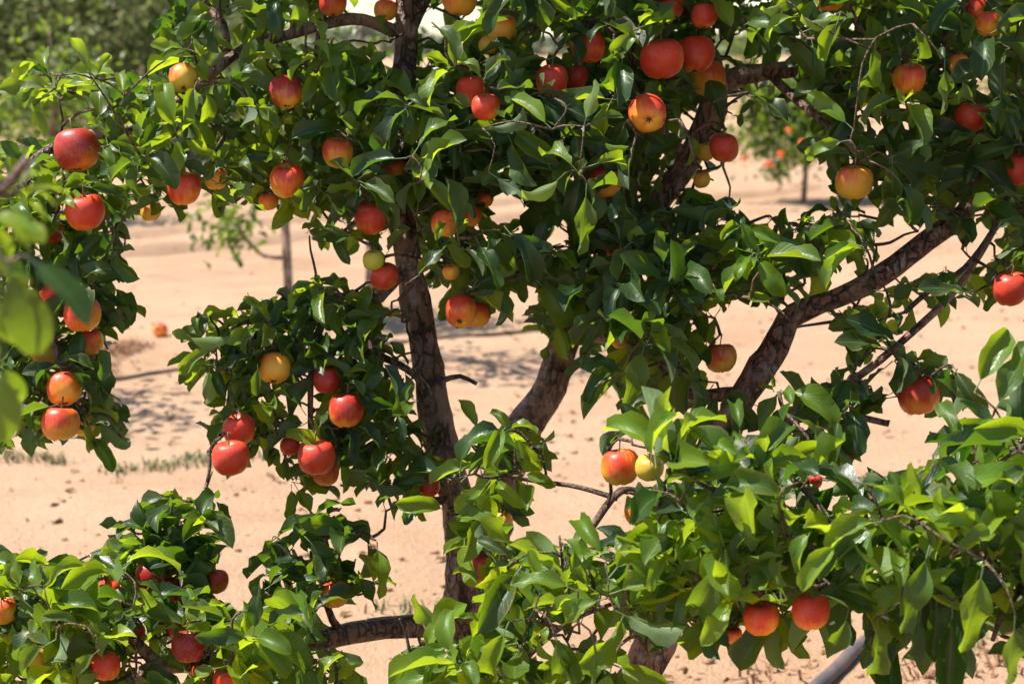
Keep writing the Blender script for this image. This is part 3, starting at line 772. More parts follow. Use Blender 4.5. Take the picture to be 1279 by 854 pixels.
# stretches of bark left bare of leaves in front (px)
BARE = [(505, -5, 505, 70, 13), (506, 290, 517, 370, 14), (517, 370, 545, 505, 19), (552, 540, 572, 625, 13), (566, 690, 568, 765, 12), (410, 796, 555, 778, 13), (655, 528, 700, 465, 17), (838, 232, 864, 192, 22), (864, 192, 895, 120, 24),
        (895, 120, 918, 97, 22), (918, 97, 972, 90, 18), (940, 480, 984, 405, 20), (984, 402, 1012, 386, 17), (1012, 386, 1100, 345, 14), (1100, 345, 1168, 292, 14), (802, 845, 822, 795, 18), (350, 45, 490, 28, 6),
        (300, 63, 242, 113, 6), (253, 0, 283, 32, 5), (655, 598, 767, 618, 5), (776, 612, 730, 670, 5), (694, 788, 760, 755, 4), (1072, 472, 1139, 418, 5), (1205, 335, 1242, 285, 4), (388, 470, 387, 530, 4), (188, 826, 215, 828, 10),
        (150, 785, 188, 822, 6), (535, -5, 520, 30, 7)]

# apples: px, py, diameter px, distance, (blush, ripe, darkness), bare radius share, tilt degrees, label
R_, D_, O_, P_, Y_, G_ = (.80, .9, .2), (.95, .8, .75), (.50, 1.0, .0), (.82, .8, .0), (.28, .9, .0), (.08, .1, .0)
APPLES = [
 (94, 188, 57, 2.62, D_, .95, 12, 'large deep red apple high at the outer tip of the long drooping branch'),
 (106, 265, 51, 2.60, (.85, .8, .1), .9, 8, 'round orange-red apple with a leaf across its shoulder, below the large deep red one'),
 (228, 98, 37, 2.62, (.5, .55, .3), .85, 35, 'small dull yellow and red apple with its eye showing beside the bare slanting branch'),
 (358, 115, 43, 2.60, (.85, .5, .8), .85, 20, 'dark red apple with a yellowish foot at the end of a short bare twig'),
 (229, 236, 43, 2.62, R_, .85, 8, 'bright red apple on the lower edge of the foliage above the rutted soil'),
 (270, 223, 31, 2.66, Y_, .7, 10, 'narrow pale orange apple next to the bright red one above the rutted soil'),
 (359, 226, 46, 2.60, (.5, .9, .0), .9, 14, 'orange-yellow apple with a faint red cheek above a smaller hidden one'),
 (335, 252, 25, 2.68, O_, .7, 8, 'small bright orange apple tucked under the orange-yellow one with the red cheek'),
 (422, 191, 40, 2.62, (.45, .55, .2), .85, 10, 'yellow-orange apple with a greenish side among dark leaves beside the upright limb'),
 (188, 264, 26, 2.70, Y_, .5, 10, 'orange sliver of an apple hanging low between two dark leaves of the long branch'),
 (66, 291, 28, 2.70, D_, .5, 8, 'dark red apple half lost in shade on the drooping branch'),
 (415, 4, 36, 2.72, R_, .8, 8, 'red apple hanging over the bare arching branch against the sky'),
 (482, 13, 30, 2.74, O_, .7, 10, 'orange-red apple wedged between the arching branch and the upright limb'),
 (575, -2, 46, 2.66, (.6, .9, .2), .8, 8, 'red and yellow apple against the white sky beside the upright limb'),
 (627, 38, 38, 2.62, Y_, .8, 10, 'yellow-orange apple with a leaf folded over its top'),
 (609, 57, 24, 2.72, (.2, .8, 0), .7, 10, 'small yellow apple just under the yellow-orange one with the folded leaf'),
 (589, 113, 41, 2.60, P_, .9, 8, 'rosy pink-red apple, upper of a touching pair amid dark leaves'),
 (606, 134, 38, 2.53, (.85, .7, 0), .75, 12, 'paler pink-red apple, lower of a touching pair amid dark leaves'),
 (735, 58, 44, 2.62, (.9, .8, .5), .65, 10, 'dusky red apple half covered by a leaf next to a chink of sky'),
 (690, 101, 42, 2.60, R_, .7, 8, 'red apple with leaves across its middle, below the dusky half-covered one'),
 (719, 96, 30, 2.70, D_, .6, 8, 'dark red apple showing only its rim behind the leaf-crossed red one'),
 (826, 74, 56, 2.62, (.85, .95, .1), .96, 8, 'big red apple, foremost of a crowded bunch of three'),
 (868, 68, 52, 2.72, (.8, .95, .1), .96, 10, 'big red apple with an orange foot, middle one of a crowded bunch of three'),
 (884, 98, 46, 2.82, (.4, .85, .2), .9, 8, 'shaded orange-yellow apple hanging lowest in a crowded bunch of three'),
 (809, 141, 50, 2.54, (.78, .95, .05), 1.0, 68, 'glossy orange-red apple turning its dark eye outward below the crowded bunch'),
 (838, 9, 34, 2.70, R_, .6, 8, 'red apple on the thin bare branch above the crowded bunch'),
 (879, 20, 34, 2.66, R_, .6, 8, 'red apple crossed by twigs above the crowded bunch'),
 (770, 8, 26, 2.66, Y_, .7, 8, 'small amber apple hanging over dark leaves by the thin bare branch'),
 (905, 185, 37, 2.72, (.7, .9, .1), .8, 10, 'orange-red apple hanging behind the grey bent limb'),
 (881, 190, 24, 2.80, (.15, .75, 0), .6, 8, 'small yellow apple in the crook of the grey bent limb'),
 (876, 225, 22, 2.78, (.2, .75, 0), .5, 8, 'tiny shaded yellow apple under the grey bent limb'),
 (1037, -4, 40, 2.60, O_, .8, 8, 'orange apple over a spray of pale young leaves'),
 (1136, 99, 42, 2.58, O_, .75, 14, 'bright orange apple notched by a leaf deep in the dark foliage'),
 (1221, 12, 30, 2.62, R_, .7, 8, 'red apple above an orange one among broad dark leaves'),
 (1236, 30, 34, 2.56, O_, .7, 8, 'orange-red apple right below a red one among broad dark leaves'),
 (1196, 80, 26, 2.64, Y_, .55, 8, 'amber apple showing a narrow strip beside the horizontal dark branch'),
 (1066, 228, 48, 2.60, (.35, .9, .0), .95, 6, 'yellow apple with a red edge hanging free under a spray of fresh leaves'),
 (1213, 147, 42, 2.62, R_, .65, 8, 'red apple with leaf shadows near the top of the reddish limb'),
 (1186, 146, 26, 2.70, O_, .5, 8, 'orange-red apple half behind the red one near the top of the reddish limb'),
 (1270, 212, 42, 2.60, (.85, .95, 0), .8, 8, 'bright vermilion apple beside the thin slanting twig over the reddish limb'),
 (1262, 361, 46, 2.50, R_, 1.0, 8, 'red apple with a glossy streak hanging free above pale soil'),
 (1147, 494, 54, 2.66, (.7, .95, .15), .7, 10, 'orange-red apple behind leaves below the thin reddish branch'),
 (900, 447, 42, 2.66, (.6, .9, .4), .65, 8, 'dusky orange apple beside the elbow of the reddish limb'),
 (462, 273, 42, 2.62, (.75, .85, .3), .8, 8, 'orange-red apple against the upright limb with a greenish one behind it'),
 (486, 258, 28, 2.70, (.12, .4, .0), .6, 8, 'greenish yellow apple behind the orange-red one on the upright limb'),
 (556, 279, 38, 2.60, O_, .8, 12, 'orange apple, lighter of two side by side under long dark leaves'),
 (586, 270, 30, 2.66, R_, .7, 8, 'red apple, darker of two side by side under long dark leaves'),
 (606, 249, 22, 2.72, O_, .5, 8, 'small orange apple peeping over the side by side pair'),
 (492, 211, 34, 2.70, (.5, .9, .4), .5, 8, 'shaded orange apple hidden under a broad leaf on the upright limb'),
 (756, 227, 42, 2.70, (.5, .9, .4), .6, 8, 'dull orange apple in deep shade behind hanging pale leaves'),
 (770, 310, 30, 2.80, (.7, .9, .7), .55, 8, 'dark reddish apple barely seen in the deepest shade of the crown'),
 (774, 425, 22, 2.74, Y_, .6, 8, 'small bright orange apple at the lower edge of the shaded crown'),
 (575, 389, 42, 2.60, (.82, .95, .15), .95, 50, 'orange-red apple with its eye outward, one of two touching over open soil'),
 (596, 393, 34, 2.68, (.6, .95, .15), .8, 10, 'orange apple pressed behind another over open soil beside the upright limb'),
 (479, 345, 36, 2.66, (.85, .7, .2), .7, 8, 'dusky pink-red apple beside the upright limb over a forked twig'),
 (466, 325, 28, 2.64, G_, .75, 8, 'green apple hanging next to a dusky pink-red one'),
 (563, 340, 22, 2.66, (.2, .8, .1), .6, 8, 'small yellow apple half behind a leaf by the upright limb'),
 (102, 393, 49, 2.60, (.7, .9, .1), .9, 6, 'round orange-red apple, uppermost full one of the hanging string'),
 (112, 426, 36, 2.67, (.5, .9, .2), .65, 8, 'orange apple tucked beneath the uppermost full one of the hanging string'),
 (63, 365, 28, 2.62, P_, .7, 8, 'rosy red apple with a pale patch above the hanging string'),
 (79, 486, 44, 2.60, (.62, .95, .05), .95, 25, 'amber apple with a red crown second from the bottom of the hanging string'),
 (75, 529, 48, 2.58, (.66, .55, .05), 1.0, 12, 'yellow apple with a red top, lowest and largest of the hanging string'),
 (104, 531, 30, 2.68, (.1, .7, .1), .6, 8, 'yellow apple half behind the lowest of the hanging string'),
 (58, 442, 38, 2.70, (.3, .8, .1), .6, 8, 'amber apple veiled by large blurred leaves'),
 (298, 537, 41, 2.60, (.8, .9, .0), .95, 10, 'pinkish orange apple, upper of two on the outer tip of a low spray'),
 (287, 572, 48, 2.53, (.95, .7, .1), 1.0, 6, 'bright cherry red apple, lower of two on the outer tip of a low spray'),
 (395, 571, 48, 2.58, (.88, .85, .1), .95, 8, 'round red apple at the end of a straight hanging twig'),
 (362, 557, 26, 2.66, (.9, .7, .3), .6, 8, 'small dull red apple half hidden beside the one on the hanging twig'),
 (406, 588, 38, 2.68, (.55, .95, .1), .7, 8, 'orange apple under and behind the one on the hanging twig'),
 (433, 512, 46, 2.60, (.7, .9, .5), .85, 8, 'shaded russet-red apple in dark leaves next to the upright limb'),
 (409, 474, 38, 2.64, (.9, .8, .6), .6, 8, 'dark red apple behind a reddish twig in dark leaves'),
 (342, 460, 42, 2.62, (.4, .95, .1), .7, 30, 'yellow-orange apple with a pale leaf pointing down in front'),
 (536, 608, 28, 2.68, R_, .65, 8, 'small red apple among dark leaves touching the upright limb'),
 (629, 650, 24, 2.60, Y_, .65, 8, 'tiny orange apple below fresh leaves at the upright limb'),
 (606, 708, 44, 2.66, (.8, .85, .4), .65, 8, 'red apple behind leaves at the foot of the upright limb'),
 (612, 785, 32, 2.56, P_, .7, 8, 'shiny pink apple low beside the junction of the limbs'),
 (775, 583, 51, 2.40, (.55, .7, .0), 1.0, 8, 'glossy red and yellow apple in full sun touching a smaller plain yellow one'),
 (811, 584, 37, 2.36, (.16, .42, .0), 1.0, 8, 'shiny yellow apple touching a red and yellow one'),
 (796, 640, 34, 2.50, (.45, .9, .3), .5, 8, 'orange apple in shade behind a large leaf under the sunlit pair'),
 (950, 772, 45, 2.08, (.62, 1.0, .0), .97, 6, 'deep orange apple below the bright foliage with a small dry eye at its foot'),
 (1013, 763, 50, 2.02, (.7, 1.0, .0), .96, 10, 'vermilion apple with a small leaf on its face below the bright foliage'),
 (915, 793, 24, 2.20, O_, .6, 8, 'small orange apple beside the deep orange one under the bright foliage'),
 (418, 742, 38, 2.52, (.5, .9, .2), .85, 10, 'orange apple at the heart of a leaf cluster above the level branch'),
 (188, 719, 38, 2.50, D_, .75, 8, 'dark crimson apple below an upright leafy spur'),
 (213, 737, 36, 2.56, D_, .6, 8, 'dark crimson apple lower and more hidden under the upright leafy spur'),
 (268, 726, 34, 2.54, R_, .6, 8, 'red apple showing its edge beside the upright leafy spur'),
 (235, 807, 45, 2.36, (1.0, .6, 1.0), .95, 6, 'plum red apple lying against the sawn branch stub'),
 (221, 783, 26, 2.46, P_, .6, 8, 'pink apple peeping over the plum red one by the branch stub'),
 (132, 831, 38, 2.34, R_, .8, 8, 'red apple sunk in bright leaves at the foot of the low foliage'),
 (283, 849, 36, 2.36, P_, .8, 8, 'pink-red apple under the level branch past the sawn stub'),
 (4, 763, 36, 2.36, O_, .75, 8, 'orange apple among broad young leaves at the edge of the low foliage'),
 (134, 740, 34, 2.46, P_, .55, 8, 'pale pink apple behind leaves along the low wavy branch'),
 (250, 838, 24, 2.44, O_, .5, 8, 'small orange apple under the plum red one'),
 (46, 820, 30, 2.40, Y_, .5, 8, 'yellow apple deep inside the low bright foliage'),
 (168, 790, 26, 2.48, R_, .5, 8, 'small red apple between the two low forked branches'),
 (1017, 601, 20, 2.40, R_, .6, 8, 'tiny red apple seen through bright leaves over open soil'),
]

# ------------------------------------------------------------------ apple meshes


def apple_shape(seed):
    r = np.random.default_rng(seed)
    prof = [(0.0, 0.62), (0.10, 0.66), (0.22, 0.78), (0.36, 0.88), (0.56, 0.91), (0.78, 0.78), (0.93, 0.52), (1.0, 0.17), (0.985, -0.15), (0.90, -0.46), (0.76, -0.70),
            (0.58, -0.86), (0.40, -0.93), (0.25, -0.91), (0.14, -0.82), (0.0, -0.76)]
    sq = r.uniform(0.90, 1.0)
    S = 28
    V, fs = [], []
    asym = r.uniform(0.05, 0.13) * r.choice([-1, 1]); ph = r.uniform(0, 6.28)
    for i, (rad, z) in enumerate(prof):
        if rad == 0:
            V.append((0, 0, z * sq)); continue
        for k in range(S):
            a = k / S * 2 * math.pi
            lob = 1 + 0.035 * math.cos(5 * a + ph) * max(0, -z) + 0.015 * math.cos(5 * a + ph + 1) + asym * math.cos(a) * 0.5 + 0.02 * math.cos(2 * a + ph)
            V.append((rad * lob * math.cos(a), rad * lob * math.sin(a), z * sq + asym * math.cos(a + 1) * rad * 0.6 + 0.03 * math.cos(5 * a + ph) * (1 if z < -0.8 else 0)))
    n = len(prof)
    base = lambda i: 1 + (i - 1) * S
    for k in range(S):
        fs.append((0, base(1) + k, base(1) + (k + 1) % S))
        for i in range(1, n - 2):
            a, b_ = base(i), base(i + 1)
            fs.append((a + k, b_ + k, b_ + (k + 1) % S, a + (k + 1) % S))
        fs.append((len(V) - 1, base(n - 2) + (k + 1) % S, base(n - 2) + k))
    V = np.array(V) * 0.035
    return mesh_np('apple', V, fs, APPLE)


APPLE_MESH = [apple_shape(s) for s in (1, 2, 3, 4, 5)]


def stalk_mesh(seed):
    r = np.random.default_rng(seed)
    bend = r.uniform(-0.006, 0.006)
    P = np.array([(0, 0, 0.0205), (0.0, 0, 0.030), (bend * 0.5, 0.001, 0.040), (bend, 0.002, 0.052)])
    V, fs = tube(P, [0.0016, 0.0013, 0.0013, 0.0021], 6)
    return mesh_np('stalk', V, fs, STALK)


def calyx_mesh():
    A = Acc()
    for k in range(5):
        a = k * 1.2566
        P = np.array([(0.0015 * math.cos(a), 0.0015 * math.sin(a), -0.0262), (0.004 * math.cos(a), 0.004 * math.sin(a), -0.0300), (0.0062 * math.cos(a + .3), 0.0062 * math.sin(a + .3), -0.0318)])
        V, fs = tube(P, [0.0016, 0.0013, 0.0004], 4)
        A.add(V, fs)
    V, fs = tube(np.array([(0, 0, -0.025), (0, 0, -0.0285)]), [0.003, 0.0022], 7)
    A.add(V, fs)
    return A.mesh('calyx', CALYX)


STALKS = [stalk_mesh(s) for s in range(4)]
CALYXM = calyx_mesh()


def put_apple(pos, diam, colr, tilt, label, group=None, i=0, tiltdir=None, parts=True, fallen=False):
    r = np.random.default_rng(900 + i)
    o = link('apple', APPLE_MESH[i % 5], label=label, category='apple')
    if group:
        o['group'] = group
    o.color = (*colr, 1.0)
    o.scale = (diam / 0.07,) * 3
    # spin about its own axis so the blushed side (local +x) looks roughly out of the crown towards the sun side
    spin = Matrix.Rotation(math.radians(r.uniform(170, 300)), 4, 'Z')
    ax = Vector((r.uniform(0.6, 1), r.uniform(-0.5, 0.5), 0)).normalized() if tilt < 40 else Vector((1, r.uniform(-.15, .15), 0)).normalized()
    sgn = 1 if tilt >= 20 else r.choice([-1, 1])
    rot = Matrix.Rotation(-sgn * math.radians(tilt), 4, ax) @ spin
    o.rotation_euler = rot.to_euler()
    o.location = pos
    top = np.array(rot @ Vector((0, 0, 0.050))) * (diam / 0.07) + np.array(pos)
    if parts:
        link('stalk', STALKS[i % 4], o)
        link('calyx', CALYXM, o)
    return o, top


AP_POS, AP_R, AP_BARE, AP_PX, AP_TOP, AP_TREE = [], [], [], [], [], []
for i, (px, py, dpx, d, colr, bare, tilt, label) in enumerate(APPLES):
    pos = at(px, py, d)
    diam = dpx * d / F * 0.97
    o, top = put_apple(pos, diam, colr, tilt, label, 'apples hanging in the near trees', i)
    AP_POS.append(pos); AP_R.append(diam / 2); AP_BARE.append(bare); AP_PX.append((px, py, dpx / 2, d)); AP_TOP.append(top)
    AP_TREE.append('right' if (px > 880 and py > 700) else 'main')
AP_POS = np.array(AP_POS); AP_R = np.array(AP_R)

# ------------------------------------------------------------------ near trees: growing twigs and leaves


def seg_dist(x, y, s):
    x1, y1, x2, y2, hw = s
    dx, dy = x2 - x1, y2 - y1
    t = np.clip(((x - x1) * dx + (y - y1) * dy) / (dx * dx + dy * dy), 0, 1)
    return np.hypot(x - x1 - t * dx, y - y1 - t * dy)


TREE_INFO = {
    'main': ('apple_tree', 'many-limbed apple tree laden with red fruit, its dark upright limb and reddish bent limb bare'),
    'right': ('apple_tree', 'apple tree with bright sunlit fresh foliage reaching in front of the reddish limb'),
    'left': ('apple_tree', 'apple tree showing only a few large blurred leaves before the hanging string of apples'),
}
roots = {}
for key, limbs in LIMBS.items():
    p0 = at(*limbs[0][2][0][:2], limbs[0][2][0][2] * (0.97 if key == 'left' else 1.0))
    base = np.array([p0[0], p0[1], 0.0])
    base[2] = float(ground_z(base[0], base[1]))
    nm, lab = TREE_INFO[key]
    root = bpy.data.objects.new(nm, None)
    COL.objects.link(root)
    root.location = base
    root['label'] = lab; root['category'] = 'tree'; root['group'] = 'near apple trees'
    roots[key] = (root, base)

leafP, leafR, leafL, leafVar, leafY, leafT, leafHero = [], [], [], [], [], [], []


def add_leaf(tree, pos, d, nrm, L, young, hero=False, var=None):
    d = d / np.linalg.norm(d)
    nrm = nrm - d * (nrm @ d)
    ln = np.linalg.norm(nrm)
    if ln < 1e-3:
        nrm = np.cross(d, [0.3, 0.8, 0.5]); ln = np.linalg.norm(nrm)
    nrm = nrm / ln
    xx = np.cross(d, nrm)
    leafP.append(pos); leafR.append(np.stack([xx, d, nrm], 1)); leafL.append(L)
    leafVar.append(int(rng.integers(0, 12)) if var is None else var); leafY.append(young); leafT.append(tree); leafHero.append(hero)


sunv = np.array(TO_SUN)
TW = {k: [] for k in LIMBS}      # twigs per tree: (path, radii, level)
limb_objs = []
for key, limbs in LIMBS.items():
    root, base = roots[key]
    nodes, ndir = [], []
    for li, (nm, mt, pts) in enumerate(limbs):
        kf = 0.97 if key == 'left' else 1.0
        P = np.array([at(q[0], q[1], q[2] * kf) for q in pts])
        R = np.array([q[3] * q[2] * kf / F for q in pts])
        P, R = catmull(P, R, 0.018 if nm != 'branch' else 0.02)
        if nm == 'trunk':
            P[0, 2] = base[2] - 0.06
        # small natural wander
        wv = np.stack([vnoise(np.arange(len(P)) * 0.13 + 5 * k, np.full(len(P), li * 3.7), k) - 0.5 for k in range(3)], 1)
        P = P + wv * np.minimum(R, 0.012)[:, None] * (0.9 if nm == 'branch' else 0.45)
        sides = 22 if nm != 'branch' else 10
        V, fs = tube(P, R, sides, 0.20 if nm != 'branch' else 0.16, li)
        if nm != 'branch':
            # knots: local swellings where old wood was cut
            for kk in range(7):
                c = P[int(rng.integers(len(P) // 8, len(P) - 2))]
                q = c + rng.normal(size=3) * 0.02
                dd = np.linalg.norm(V - q, axis=1)
                out = V - c; out /= np.maximum(np.linalg.norm(out, axis=1), 1e-6)[:, None]
                V = V + out * (0.010 * np.exp(-(dd / 0.013) ** 2))[:, None]
        o = link(nm, mesh_np(nm, V - base, fs, mt), root)
        stp = 2
        if nm != 'trunk':
            for k in range(0, len(P), stp):
                nodes.append(P[k])
        # short fruiting stubs on the bark
    nodes = np.array(nodes)
    # spur points
    sp = []
    for (tk, poly, (d0, d1), s, layers, (l0, l1), yg, droop, nl) in ZONES:
        if tk != key:
            continue
        poly = np.array(poly, float)
        x0, y0 = poly.min(0); x1, y1 = poly.max(0)
        for ly in range(layers):
            gx, gy = np.meshgrid(np.arange(x0, x1, s), np.arange(y0, y1, s))
            gx = gx.ravel() + rng.uniform(-.5, .5, gx.size) * s + s / 2
            gy = gy.ravel() + rng.uniform(-.5, .5, gy.size) * s + s / 2
            ok = in_poly(gx, gy, poly)
            for g in GAPS:
                ok &= ~in_poly(gx, gy, g)
            for a, b_ in zip(gx[ok], gy[ok]):
                t = (ly + rng.uniform(0, 1)) / layers
                dd = d0 + (d1 - d0) * t
                ygl = yg * (1.6 if t < 0.4 else 0.7)
                sp.append((at(a, b_, dd), l0, l1, ygl, droop, nl))
    for a, tk in zip(AP_TOP, AP_TREE):
        if tk == key:
            sp.append((a, .05, .08, .15, .35, 4))
    order = np.argsort([np.min(np.linalg.norm(nodes - s_[0], axis=1)) for s_ in sp])
    NODES = nodes.copy()
    for oi in order:
        pos, l0, l1, yg, droop, nl = sp[oi]
        dist = np.linalg.norm(NODES - pos, axis=1)
        # twigs prefer to rise: penalise starting from above
        cost = dist + 0.25 * np.maximum(0, NODES[:, 2] - pos[2])
        j = int(np.argmin(cost))
        st = NODES[j]
        if dist[j] < 0.008:
            axis = np.array([0, 0, 1.0])
        else:
            mid1 = st * 0.67 + pos * 0.33 + rng.normal(size=3) * dist[j] * 0.07 + np.array([0, 0, 0.05 * dist[j]])
            mid2 = st * 0.33 + pos * 0.67 + rng.normal(size=3) * dist[j] * 0.07 + np.array([0, 0, 0.06 * dist[j]])
            P, _ = catmull([st, mid1, mid2, pos], [1, 1, 1, 1], 0.025)
            r0 = min(0.0055, 0.0022 + 0.010 * dist[j]); r1 = 0.0015
            R = np.linspace(r0, r1, len(P))
            TW[key].append((P, R, dist[j]))
            NODES = np.vstack([NODES, P[1:]])
            axis = P[-1] - P[-2]; axis /= np.linalg.norm(axis)
            # some leaves along the shoot
            if dist[j] > 0.06:
                for k in range(2, len(P) - 1, 2):
                    if rng.random() < 0.75:
                        t_ = P[k] - P[k - 1]; t_ /= np.linalg.norm(t_)
                        out = np.cross(t_, rng.normal(size=3)); out /= np.linalg.norm(out)
                        d_ = out + t_ * 0.5 + np.array([0, 0, -droop * rng.uniform(0, 1)])
                        n_ = np.array([0, 0, 0.8]) + sunv * 0.3 + np.array([0, -0.2, 0]) + rng.normal(size=3) * 0.5
                        add_leaf(key, P[k], d_, n_, rng.uniform(l0, l1) * 0.95, float(np.clip(rng.random() ** 2 * yg * 1.5, 0, 1)))
        axis = axis * 0.6 + np.array([0, -0.1, 0.6]); axis /= np.linalg.norm(axis)
        e1 = np.cross(axis, [0.2, 0.9, 0.1]); e1 /= np.linalg.norm(e1)
        e2 = np.cross(axis, e1)
        a0 = rng.uniform(0, 6.28)
        fresh = rng.random() < yg * 1.2
        n_here = max(3, int(nl + rng.integers(-2, 3)))
        for k in range(n_here):
            a = a0 + k * 2.4 + rng.normal() * 0.25
            el = (rng.uniform(-0.25, 0.9) if droop > 0.28 else rng.uniform(0.0, 1.15)) if k < n_here - 1 else 1.25
            d_ = (e1 * math.cos(a) + e2 * math.sin(a)) * math.cos(el) + axis * math.sin(el)
            d_ = d_ + np.array([0, 0, -droop * rng.uniform(0.1, 1.5)]) + rng.normal(size=3) * 0.15
            n_ = axis * 0.7 + np.array([0, -0.15, 0.3]) + sunv * 0.15 + rng.normal(size=3) * 0.42
            young = float(np.clip((rng.uniform(0.45, 1.0) if fresh else rng.random() ** 2 * yg), 0, 1))
            L = rng.uniform(l0, l1) * (rng.uniform(0.55, 0.85) if k == n_here - 1 else 1.0)
            add_leaf(key, pos + rng.normal(size=3) * 0.004, d_, n_, L, young)

for (tk, bx, by, tx, ty, d, yg, face) in HERO:
    if tk == 'left':
        d *= 0.97
    elif d < 2.4:
        d -= 0.10
    elif by < 330 and d < 2.62:
        d -= 0.2
    p0 = at(bx, by, d); p1 = at(tx, ty, d + rng.uniform(-0.02, 0.02))
    v = p1 - p0
    L = np.linalg.norm(v) / 1.14
    n_ = -FWD * face + np.array([0, 0, 1.0]) * (1 - face * 0.5) + rng.normal(size=3) * 0.18 + (sunv * 0.7 if tk == 'left' else 0)
    if rng.random() < 0.18 and tk != 'left':
        n_ = -n_
    add_leaf(tk, p0, v, n_, L, yg, True, 12 if tk == 'left' else int(rng.integers(0, 12)))
    # the shoot it grows on
    allp = np.vstack([t_[0] for t_ in TW[tk]])
    dist = np.linalg.norm(allp - p0, axis=1)
    j = int(np.argmin(dist))
    if dist[j] > 0.006:
        st = allp[j]
        P, _ = catmull([st, st * .5 + p0 * .5 + rng.normal(size=3) * dist[j] * 0.08 + np.array([0, 0, 0.1 * dist[j]]), p0], [1, 1, 1], 0.02)
        TW[tk].append((P, np.linspace(min(.0024, .0013 + .005 * dist[j]), .001, len(P)), dist[j]))

leafP = np.array(leafP); leafR = np.array(leafR); leafL = np.array(leafL); leafVar = np.array(leafVar)
leafY = np.array(leafY); leafT = np.array(leafT); leafHero = np.array(leafHero)

# prune leaves that would close the openings, cover the fruit or the bare bark, or grow through an apple
keep = np.ones(len(leafP), bool)
dirv = leafR[:, :, 1]; sidev = leafR[:, :, 0]
UVS = [(.3, 0), (.5, 0), (.7, 0), (.92, 0), (1.14, 0), (.45, .4), (.45, -.4), (.7, .44), (.7, -.44), (.92, .3), (.92, -.3)]
smp = [leafP + dirv * (leafL * t)[:, None] + sidev * (leafL * s * 0.5)[:, None] for t, s in UVS]
spx = [proj(q) for q in smp]
rnd = rng.random(len(leafP))
gh = np.zeros(len(leafP))
for g in GAPS:
    gh += sum(in_poly(x, y, g).astype(float) for (x, y, d) in spx)
keep &= ~((gh >= 3) | ((gh >= 1) & (rnd < 0.35)))
bh = np.zeros(len(leafP))
for s in BARE:
    bh += sum(((seg_dist(x, y, s) < s[4] + 3) & (d < 3.05)).astype(float) for (x, y, d) in spx)
keep &= ~((bh >= 1) & (rnd < 0.95))
ah = np.zeros(len(leafP)); ah1 = np.zeros(len(leafP), bool)
for (px, py, rpx, d0), bare in zip(AP_PX, AP_BARE):
    ah += sum(((np.hypot(x - px, y - py) < rpx * bare + 1) & (d < d0 + 0.02)).astype(float) for (x, y, d) in spx)
    if bare >= .95:
        for (x, y, d) in spx:
            ah1 |= (np.hypot(x - px, y - py) < rpx * 1.02) & (d < d0 + 0.02)
keep &= ~ah1
keep &= ~((ah >= 1) & (rnd < 0.80))
keep |= leafHero & ((ah == 0) | (leafT == 'left'))
for c, r in zip(AP_POS, AP_R):
    for q in smp:
        keep &= ~(np.linalg.norm(q - c, axis=1) < r * 0.96)
leafP, leafR, leafL, leafVar, leafY, leafT = leafP[keep], leafR[keep], leafL[keep], leafVar[keep], leafY[keep], leafT[keep]
print('leaves', len(leafP), {k: int((leafT == k).sum()) for k in LIMBS}, 'twigs', {k: len(v) for k, v in TW.items()})

# twigs pass behind the fruit, not across its face
for key in TW:
    for (P, R, dist) in TW[key]:
        x, y, d = proj(P)
        for (px, py, rpx, d0), rr in zip(AP_PX, AP_R):
            m = (np.hypot(x - px, y - py) < rpx * 1.02) & (d < d0 + rr * 1.15)
            if m.any():
                k = (d0 + rr * 1.2) / d[m]
                P[m] = EYE + (P[m] - EYE) * k[:, None]

# which leaves show largest: a coarse depth buffer of leaf blades and apples
BW, BH = 640, 427
zb = np.full((BH, BW), 1e9); ib = np.full((BH, BW), -1, int)
base_ = leafP + leafR[:, :, 1] * (leafL * 0.24)[:, None]
tip_ = leafP + leafR[:, :, 1] * (leafL * 1.18)[:, None]
ls_ = leafP + leafR[:, :, 1] * (leafL * 0.66)[:, None] + leafR[:, :, 0] * (leafL * 0.22)[:, None]
rs_ = leafP + leafR[:, :, 1] * (leafL * 0.66)[:, None] - leafR[:, :, 0] * (leafL * 0.22)[:, None]
quad = [proj(q) for q in (base_, ls_, tip_, rs_)]
QX = np.stack([q[0] for q in quad], 1) * BW / PW; QY = np.stack([q[1] for q in quad], 1) * BH / PH; QD = np.stack([q[2] for q in quad], 1).mean(1)
for i in range(len(leafP)):
    x0, x1 = int(max(0, QX[i].min())), int(min(BW - 1, QX[i].max() + 1)); y0, y1 = int(max(0, QY[i].min())), int(min(BH - 1, QY[i].max() + 1))
    if x1 <= x0 or y1 <= y0:
        continue
    yy, xx = np.mgrid[y0:y1, x0:x1]
    m = in_poly(xx + .5, yy + .5, np.stack([QX[i], QY[i]], 1)) & (QD[i] < zb[y0:y1, x0:x1])
    zb[y0:y1, x0:x1][m] = QD[i]; ib[y0:y1, x0:x1][m] = i
for (px, py, rpx, d0) in AP_PX:
    yy, xx = np.mgrid[0:BH, 0:BW]
    m = (np.hypot(xx - px * BW / PW, yy - py * BH / PH) < rpx * BW / PW) & (zb > d0 - 0.02)
    ib[m] = -1
cnt = np.bincount(ib[ib >= 0], minlength=len(leafP))

